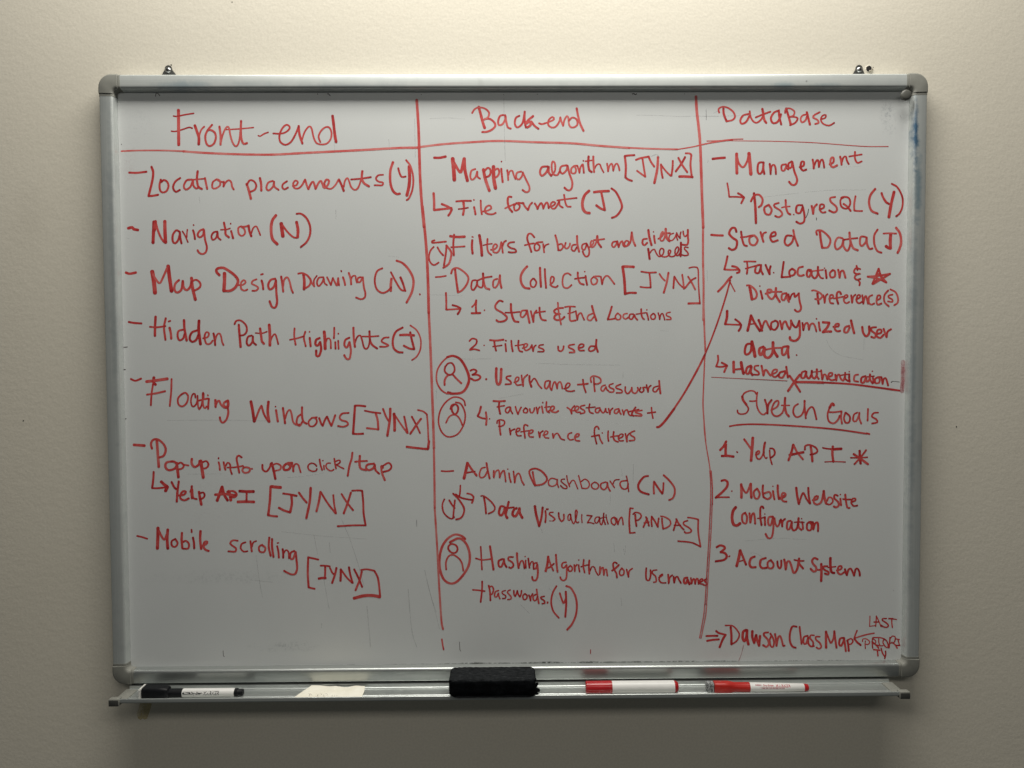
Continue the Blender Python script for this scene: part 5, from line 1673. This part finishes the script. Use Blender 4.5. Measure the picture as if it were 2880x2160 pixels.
class Ink:
    def __init__(s): s.v = []; s.f = []; s.m = []; s.d = []; s.n = 0
    def stroke(s, P, w, mat, dens0):
        y0 = -.00006 - (s.n % 9) * .000012; s.n += 1
        n = len(P); seed = random.random() * 50
        T = []
        for i in range(n):
            t = (P[min(i + 1, n - 1)] - P[max(i - 1, 0)])
            T.append(t.normalized() if t.length > 1e-7 else (T[-1] if T else Vector((1, 0))))
        L = [0]
        for i in range(1, n): L.append(L[-1] + (P[i] - P[i - 1]).length)
        tot = max(L[-1], 1e-5)
        rows = []
        def dens(l): return dens0 + .28 * noise.noise(Vector((l * 60, seed, 0))) + (.22 if l < .0025 or l > tot - .0025 else 0)
        def row(c, t, hw, l):
            nn = Vector((-t.y, t.x)); b = len(s.v)
            yy = YS + y0 - .00012 * l / max(tot, .05)
            for q_ in (-1, 1):
                p = c + nn * hw * q_
                s.v.append((p.x, yy, p.y)); s.d.append(dens(l))
            rows.append(b)
        h0 = w / 2 * (1.10 if mat == 0 else 1)
        if mat == 0 and tot < .004: h0 = max(h0, .0011)
        for k_ in (-.95, -.7, -.35):   # round start
            row(P[0] + T[0] * h0 * k_ * .8, T[0], h0 * math.sqrt(1 - k_ * k_) * .96 + 1e-5, 0)
        for i in range(n):
            # the chisel tip: strokes down are fuller than strokes across
            nib = .90 + .14 * abs(T[i].y)
            hw = h0 * nib * (1 + .09 * noise.noise(Vector((L[i] * 140, seed + 9, 0))))
            row(P[i], T[i], hw, L[i])
        for k_ in (.35, .7, .95):
            row(P[-1] + T[-1] * h0 * k_ * .8, T[-1], h0 * math.sqrt(1 - k_ * k_) * .92 + 1e-5, tot)
        for a, b in zip(rows, rows[1:]): s.f.append((a, b, b + 1, a + 1)); s.m.append(mat)
    def build(s, name, label):
        me = bpy.data.meshes.new(name); me.from_pydata(s.v, [], s.f)
        for m_ in (INK, SMEAR, SCRATCH, BLACKINK): me.materials.append(m_)
        me.polygons.foreach_set('material_index', s.m)
        at = me.attributes.new('ink', 'FLOAT', 'POINT'); at.data.foreach_set('value', s.d)
        o = bpy.data.objects.new(name, me); link(o, surf, label=label)
        o.location = (0, 0, 0) ; return o
groups = []
for ln in DATA.split('\n'):
    if ln.startswith('#'):
        nm, lb = ln[1:].split('|'); groups.append((nm, lb, []))
    elif ln: groups[-1][2].append(ln)
for nm, lb, lines in groups:
    ink = Ink(); gd = random.uniform(.48, .60)
    light = nm == 'divider_line'
    for ln in lines:
        head, *toks = ln.split(' ')
        kd, wd = head[0], float(head[1:]) / 1000
        mat = {'w': 0, 's': 1, 'g': 2, 'k': 3}[kd]
        runs = [[]]
        for t in toks:
            cr = t.endswith('!'); x, z = t.rstrip('!').split(',')
            p = Vector((int(x) / 1e4, int(z) / 1e4)); runs[-1].append(p)
            if cr: runs.append([p.copy()])
        dn = gd + random.uniform(-.16, .16) - (.30 if light else 0) + (.12 if wd < .0022 else 0)
        for rn in runs:
            if len(rn) > 1: ink.stroke(catmull(rn), wd, mat, dn)
    ink.build(nm, lb)

# ------------------------------------------------------------------ things on the tray
def lathe(bm, prof, n=28, mi=0, flat=0):
    """prof: (x, r) along +X, local coordinates"""
    rings = [[bm.verts.new((x, r * math.cos(2 * math.pi * a / n), r * math.sin(2 * math.pi * a / n))) for a in range(n)] for x, r in prof]
    for i in range(len(rings) - 1):
        for a in range(n):
            fc = bm.faces.new((rings[i][a], rings[i][(a + 1) % n], rings[i + 1][(a + 1) % n], rings[i + 1][a])); fc.material_index = mi
    bm.faces.new(rings[0]).material_index = mi; bm.faces.new(rings[-1][::-1]).material_index = mi
def textmesh(body, size, bold=0, shear=0, sx=1.0, spacing=1.0):
    cu = bpy.data.curves.new('print', 'FONT'); cu.body = body; cu.size = size; cu.offset = bold; cu.shear = shear
    cu.space_character = spacing; cu.align_x = 'LEFT'; cu.resolution_u = 3
    o = bpy.data.objects.new('print', cu); COL.objects.link(o)
    bpy.context.view_layer.update()
    dg = bpy.context.evaluated_depsgraph_get()
    me = bpy.data.meshes.new_from_object(o.evaluated_get(dg))
    bpy.data.objects.remove(o); bpy.data.curves.remove(cu)
    for v in me.vertices: v.co.x *= sx
    return me
def wrap(me, x0, ang0, r, mat, name, parent, fn=None):
    """bend flat print (x along the barrel, y round it) onto a barrel of radius r"""
    for v in me.vertices:
        x = x0 + v.co.x; rad = (fn(x) if fn else r) + .00007
        a = ang0 + v.co.y / rad
        v.co = (x, -rad * math.cos(a), rad * math.sin(a))
    me.materials.clear(); me.materials.append(mat)
    o = bpy.data.objects.new(name, me); link(o, parent); return o
def rr_mesh(w_, h_, r_, nseg=6, cut=None):
    bm = bmesh.new(); pts = []
    for cx, cy, a0 in ((w_ - r_, h_ - r_, 0), (r_, h_ - r_, 90), (r_, r_, 180), (w_ - r_, r_, 270)):
        for i in range(nseg + 1):
            a = math.radians(a0 + 90 * i / nseg); pts.append((cx + r_ * math.cos(a), cy + r_ * math.sin(a)))
    # strips so that it can bend
    vs = [bm.verts.new((x, y, 0)) for x, y in pts]; bm.faces.new(vs)
    me = bpy.data.meshes.new('p'); bm.to_mesh(me); bm.free(); return me

# --- black marker with the eraser cap
bk = empty('dry_erase_marker', V(-.5405, -.0465, ZT), 'slim white dry-erase marker with black eraser cap at the left end of the tray', 'marker')
r1 = .0060; zc = r1 + .0007
def sub(name, bm, mats, parent, **kw): return mesh(name, bm, mats, parent, **kw)
bm = bmesh.new(); lathe(bm, [(.054, r1 - .0004), (.0545, r1), (.1285, r1), (.1305, r1 - .0006)])
o = sub('barrel', bm, WHITEP, bk); o.location.z = zc
barrel = o
bm = bmesh.new(); lathe(bm, [(.1303, r1 - .0007), (.1306, r1 - .0003), (.1345, r1 - .0003), (.1347, r1 - .0012), (.1352, r1 - .0014), (.1420, r1 - .0013), (.1426, r1 - .0020)])
o = sub('end_plug', bm, BLACKP, bk); o.location.z = zc
# cap: block that tapers from a squared pad end to a round sleeve
bm = bmesh.new(); rings = []; n = 32
for x, hy, hz, ex, zo in ((.0000, .0094, .0080, 6, .0020), (.0015, .0098, .0084, 6, .0020), (.022, .0096, .0083, 6, .0020), (.031, .0084, .0080, 5, .0018),
                          (.0355, .0072, .0072, 3.4, .0012), (.0368, .0061, .0062, 2, .0), (.0560, .0061, .0062, 2, .0), (.0562, .0052, .0052, 2, 0)):
    ring = []
    for a in range(n):
        t = 2 * math.pi * a / n; c_, s_ = math.cos(t), math.sin(t)
        k_ = (abs(c_) ** ex + abs(s_) ** ex) ** (-1 / ex)
        ring.append(bm.verts.new((x, hy * k_ * c_, zo + hz * k_ * s_)))
    rings.append(ring)
for i in range(len(rings) - 1):
    for a in range(n): bm.faces.new((rings[i][a], rings[i][(a + 1) % n], rings[i + 1][(a + 1) % n], rings[i + 1][a]))
bm.faces.new(rings[0]); bm.faces.new(rings[-1])
cap = sub('cap', bm, BLACKP, bk); cap.location.z = zc
bm = bmesh.new()
bmesh.ops.create_cube(bm, size=1, matrix=Matrix.Translation((-.0022, 0, .0019)) @ Matrix.Diagonal((.0046, .0190, .0156, 1)))
bmesh.ops.bevel(bm, geom=list(bm.edges), offset=.0012, segments=2, affect='EDGES')
o = sub('eraser_pad', bm, FELTWHITE, cap)
# print
A0 = .55
def pr(me, x0, a0, mat, name='printed_text'): return wrap(me, x0, a0, r1, mat, name, barrel)
pr(textmesh('MARKER', .0072, .00016, .22, .84), .0862, A0 - .70, BLACKPRINT)['label'] = 'bold black word MARKER'
pr(textmesh('Dry-Erase', .0046, .00024, .22, .88), .0685, A0 - .52, BLACKPRINT)['label'] = 'black words Dry-Erase'
pr(rr_mesh(.0118, .0030, .0014), .0570, A0 - .52, BLACKPRINT, 'printed_badge')
for y_, w_ in ((A0 + .22, .0530),):
    pr(rr_mesh(w_, .0002, .0001), .0570, y_, BLACKPRINT, 'printed_line')

# --- fat red marker, blank white barrel
rm = empty('dry_erase_marker', V(.0975, -.0450, ZT), 'thick dry-erase marker with plain white barrel and glossy red cap, right of the eraser', 'marker')
R2 = .0086
bm = bmesh.new(); lathe(bm, [(.036, R2 - .0006), (.0365, R2), (.1285, R2), (.1290, R2 - .0004)], 36)
o = sub('barrel', bm, WHITEP, rm); o.location.z = R2
bm = bmesh.new(); lathe(bm, [(0, R2 - .0012), (.0004, R2 - .0003), (.0012, R2 + .0001), (.0360, R2 + .0002), (.0380, R2 + .0003), (.0384, R2 - .0002)], 36)
bmesh.ops.create_cube(bm, size=1, matrix=Matrix.Translation((.0190, -R2 * .93, -.0030)) @ Matrix.Diagonal((.0310, .0014, .0010, 1)))
o = sub('cap', bm, REDP, rm); o.location.z = R2
bm = bmesh.new(); lathe(bm, [(.1288, R2 - .0005), (.1292, R2 - .0004), (.1318, R2 - .0008), (.1342, R2 - .0022), (.1346, R2 - .0032)], 36)
o = sub('end_plug', bm, REDP, rm); o.location.z = R2

# --- thin red marker with printed barrel and worn grey felt pad
tm = empty('dry_erase_marker', V(.2760, -.0440, ZT), 'slim marker with red printed barrel, red cap and worn grey felt pad', 'marker')
tm.rotation_euler = (0, 0, -.035)
R3 = .0072
def taper(x): return .0066 - .0010 * max(0, min(1, (x - .060) / .080))
bm = bmesh.new(); lathe(bm, [(.0590, .0060), (.0595, taper(.06)), (.100, taper(.10)), (.1380, taper(.138)), (.1385, taper(.138) - .0004)], 32)
o = sub('barrel', bm, WHITEP, tm); o.location.z = R3; tb = o
bm = bmesh.new(); lathe(bm, [(.1380, .0050), (.1384, .0053), (.1420, .0050), (.1446, .0044), (.1450, .0036)], 28)
o = sub('end_plug', bm, REDP, tm); o.location.z = R3
bm = bmesh.new(); rings = []; n = 32
for x, hy, hz, ex in ((.0085, .0064, .0070, 5), (.0095, .0070, .0076, 5), (.0300, .0070, .0076, 4), (.0350, .0069, .0071, 2.5), (.0385, .0067, .0068, 2), (.0600, .0068, .0069, 2), (.0604, .0064, .0064, 2)):
    ring = []
    for a in range(n):
        t = 2 * math.pi * a / n; c_, s_ = math.cos(t), math.sin(t); k_ = (abs(c_) ** ex + abs(s_) ** ex) ** (-1 / ex)
        ring.append(bm.verts.new((x, hy * k_ * c_, hz * k_ * s_)))
    rings.append(ring)
for i in range(len(rings) - 1):
    for a in range(n): bm.faces.new((rings[i][a], rings[i][(a + 1) % n], rings[i + 1][(a + 1) % n], rings[i + 1][a]))
bm.faces.new(rings[0]); bm.faces.new(rings[-1])
cp = sub('cap', bm, REDP2, tm); cp.location.z = R3
bm = bmesh.new()
bmesh.ops.create_cube(bm, size=1, matrix=Matrix.Translation((.0058, 0, 0)) @ Matrix.Diagonal((.0050, .0120, .0132, 1)))
bmesh.ops.bevel(bm, geom=list(bm.edges), offset=.0010, segments=2, affect='EDGES')
sub('pad_holder', bm, FELTGREY, cp)
bm = bmesh.new()
bmesh.ops.create_cube(bm, size=1, matrix=Matrix.Translation((.0008, 0, .0004)) @ Matrix.Diagonal((.0060, .0128, .0128, 1)))
bmesh.ops.bevel(bm, geom=list(bm.edges), offset=.0014, segments=2, affect='EDGES')
for v in bm.verts: v.co += Vector((random.uniform(-.0003, .0003),) * 3)
sub('felt_pad', bm, FELTGREY, cp)
def pr3(me, x0, a0, mat, name='printed_text'): return wrap(me, x0, a0, .006, mat, name, tb, taper)
pr3(textmesh('MARKER', .0054, .00012, 0, 1.04), .0965, .46, REDPRINT)['label'] = 'red word MARKER'
pr3(textmesh('Dry-Erase', .0036, .00010, 0, 1.02), .0785, .62, REDPRINT)['label'] = 'red words Dry-Erase'
pr3(rr_mesh(.0095, .0022, .0010), .0672, .68, PINKPRINT, 'printed_badge')
pr3(rr_mesh(.0400, .0003, .0001), .0740, .40, REDPRINT, 'printed_line')
for q_ in range(22):
    pr3(rr_mesh(.0011 + .0004 * (q_ % 3), .0018, .0004, 2), .0755 + q_ * .00155, .02 + .03 * (q_ % 2), PINKPRINT, 'small_print')

# --- felt block eraser
er = empty('board_eraser', V(-.0375, -.052, -.4462), 'black felt block eraser sitting on the middle of the tray', 'eraser')
def rounded_block(L_, sect, rad, steps=6, mats=None, jit=0, seed=0, uneven=.0):
    """extrude a section along X with rounded ends; sect = list of (y, z)"""
    bm = bmesh.new(); cy = sum(p[0] for p in sect) / len(sect)
    xs = []
    for i in range(steps + 1):
        t = i / steps * math.pi / 2; xs.append((-L_ / 2 + rad * (1 - math.cos(t)), rad * (1 - math.sin(t))))
    m_ = 26
    for i in range(1, m_): xs.append((-L_ / 2 + rad + (L_ - 2 * rad) * i / m_, 0))
    for i in range(steps, -1, -1):
        t = i / steps * math.pi / 2; xs.append((L_ / 2 - rad * (1 - math.cos(t)), rad * (1 - math.sin(t))))
    rings = []
    ymin = min(p[0] for p in sect); ymax = max(p[0] for p in sect); zmin = min(p[1] for p in sect); zmax = max(p[1] for p in sect)
    for x, ins in xs:
        ring = []
        for y, z in sect:
            fy = (y - (ymin + ymax) / 2) / ((ymax - ymin) / 2); fz = max(0, (z - zmin) / (zmax - zmin))
            yy = y - fy * ins * .9; zz = z - ins * .55 * (fz - .3)
            nz = noise.noise(Vector((x * 160, y * 160, z * 160 + seed))) * jit
            nz2 = noise.noise(Vector((x * 700, y * 700, z * 700 + seed))) * jit * .6
            ring.append(bm.verts.new((x, yy + nz, zz + nz2 + nz * .5)))
        rings.append(ring)
    for a in range(len(rings) - 1):
        for i in range(len(sect)):
            j = (i + 1) % len(sect); bm.faces.new((rings[a][i], rings[a + 1][i], rings[a + 1][j], rings[a][j]))
    bm.faces.new(rings[0]); bm.faces.new(rings[-1])
    return bm
def dense(poly, n=5):
    out = []
    for i in range(len(poly)):
        a, b = poly[i], poly[(i + 1) % len(poly)]
        for k_ in range(n): out.append((a[0] + (b[0] - a[0]) * k_ / n, a[1] + (b[1] - a[1]) * k_ / n))
    return out
front = [(-.0215, .0035), (-.0225, .0080), (-.0222, .0230), (-.0200, .0262), (.0235, .0262), (.0262, .0225), (.0270, .0040), (.0200, .0035)]
bm = rounded_block(.1235, dense(front, 4), .0085, jit=.0006, seed=3)
for fc in bm.faces:
    c_ = fc.calc_center_median()
    fc.normal_update()
    if c_.z > .0245: fc.material_index = 1
o = mesh('felt_block', bm, [FELT, FELTTOP], er)
base = [(-.0195, .0000), (-.0222, .0016), (-.0222, .0036), (.0262, .0036), (.0262, .0016), (.0215, .0000)]
bm = rounded_block(.1180, dense(base, 3), .0105, jit=.0004, seed=8)
o = mesh('backing_plate', bm, [BLACKP], er); o.location.x = .001
bm = bmesh.new()
for (px, py, pz, sx, sy, sz, rz) in ((.0632, .0040, .0070, .0040, .0050, .0080, .5), (.0640, -.0030, .0035, .0075, .0110, .0030, .3), (.0615, -.0080, .0022, .0080, .0080, .0030, .6), (.0622, .0110, .0110, .0022, .0030, .0050, .2)):
    bmesh.ops.create_icosphere(bm, subdivisions=2, radius=.6, matrix=Matrix.Translation((px, py, pz)) @ Matrix.Rotation(rz, 4, 'Y') @ Matrix.Diagonal((sx, sy, sz, 1)))
for v in bm.verts: v.co += Vector((noise.noise(v.co * 500), noise.noise(v.co * 500 + Vector((9, 9, 9))), noise.noise(v.co * 400))) * .0008
mesh('torn_felt_edge', bm, FELT, er)

# --- scrap of old paper
pp = empty('paper_scrap', V(-.275, -.042, ZT), 'creased cream paper scrap with faint pencil marks lying on the tray', 'paper')
bm = bmesh.new(); NX, NY = 26, 10; grid = []
for j in range(NY + 1):
    row = []
    v_ = j / NY                                   # 0 front, 1 back
    xl = -.3245 + (.0185) * v_ ; xr = -.2242 - .0020 * v_ - .0006 * math.sin(v_ * 7)
    for i in range(NX + 1):
        u_ = i / NX; x = xl + (xr - xl) * u_
        yb = -.0245 + (.0016 if u_ < .46 else -.0004) * (1 if v_ > .95 else 0) - .0006 * math.sin(u_ * 21)
        y = -.0618 + (yb + .0618) * v_
        z = .0024 + .0022 * v_ + .0009 * math.sin(u_ * 5 + v_ * 2) + .0005 * math.sin(u_ * 17) + (.0007 if abs(u_ - .47) < .03 else 0) + .0012 * (1 - v_) * (abs(u_ - .5) ** 2)
        row.append(bm.verts.new((x + .275, y + .042, z)))
    grid.append(row)
for j in range(NY):
    for i in range(NX): bm.faces.new((grid[j][i], grid[j][i + 1], grid[j + 1][i + 1], grid[j + 1][i]))
low = [[bm.verts.new(v.co - Vector((0, 0, .0003))) for v in row] for row in grid]
for j in range(NY):
    for i in range(NX): bm.faces.new((low[j][i], low[j + 1][i], low[j + 1][i + 1], low[j][i + 1]))
rim = [(0, i) for i in range(NX)] + [(j, NX) for j in range(NY)] + [(NY, i) for i in range(NX, 0, -1)] + [(j, 0) for j in range(NY, 0, -1)]
for a, b in zip(rim, rim[1:] + rim[:1]): bm.faces.new((grid[a[0]][a[1]], low[a[0]][a[1]], low[b[0]][b[1]], grid[b[0]][b[1]]))
sheet = mesh('sheet', bm, PAPER, pp)
bm = bmesh.new()
def pen(pts, wd=.0006):
    last = None
    for i, (x, y) in enumerate(pts):
        u_ = (x + .275 + .0495) / .1; v_ = (y + .0618) / .0373
        z = .0024 + .0022 * v_ + .0009 * math.sin(u_ * 5 + v_ * 2) + .0005 * math.sin(u_ * 17) + .0012 * (1 - v_) * (abs(u_ - .5) ** 2) + .0007
        a = bm.verts.new((x + .275, y + .042, z)); b = bm.verts.new((x + .275 + wd, y + .042 + wd, z))
        if last: bm.faces.new((last[0], a, b, last[1]))
        last = (a, b)
pen([(-.3065, -.0520), (-.3040, -.0490), (-.3005, -.0490), (-.2990, -.0520), (-.3010, -.0545)])
pen([(-.3022, -.0490), (-.3010, -.0560)]); pen([(-.2990, -.0530), (-.2960, -.0530)], .0004)
def ring(cx, cy, r_): pen([(cx + r_ * math.cos(t * .7), cy + r_ * 1.1 * math.sin(t * .7)) for t in range(10)], .0005)
ring(-.2870, -.0520, .0030); ring(-.2785, -.0525, .0034); pen([(-.2825, -.0440), (-.2818, -.0436)], .0008)
pen([(-.2900, -.0560), (-.2890, -.0490)], .0004); pen([(-.2690, -.0520), (-.2680, -.0560)]); pen([(-.2660, -.0500), (-.2655, -.0560)], .0004); pen([(-.2640, -.0520), (-.2610, -.0520)], .0004)
mesh('pencil_writing', bm, PENCIL, sheet, smooth=False)
try: sheet.children[0].location = (0, 0, 0)
except Exception: pass

# --- round grey magnet over the top right corner of the frame
mg = None
bm = bmesh.new(); prof = [(0, .0074), (.0022, .0077), (.0034, .0076), (.0044, .0068), (.0051, .0050), (.0054, .0015)]
lathe(bm, prof, 32)
bm.transform(Matrix.Rotation(-math.pi / 2, 4, 'Z'))
mg = mesh('round_magnet', bm, MAGNETP, None, label='small round grey magnet stuck at the upper right corner of the board', cat='magnet')
mg.location = V(.5655, YF - .0012, .4122)
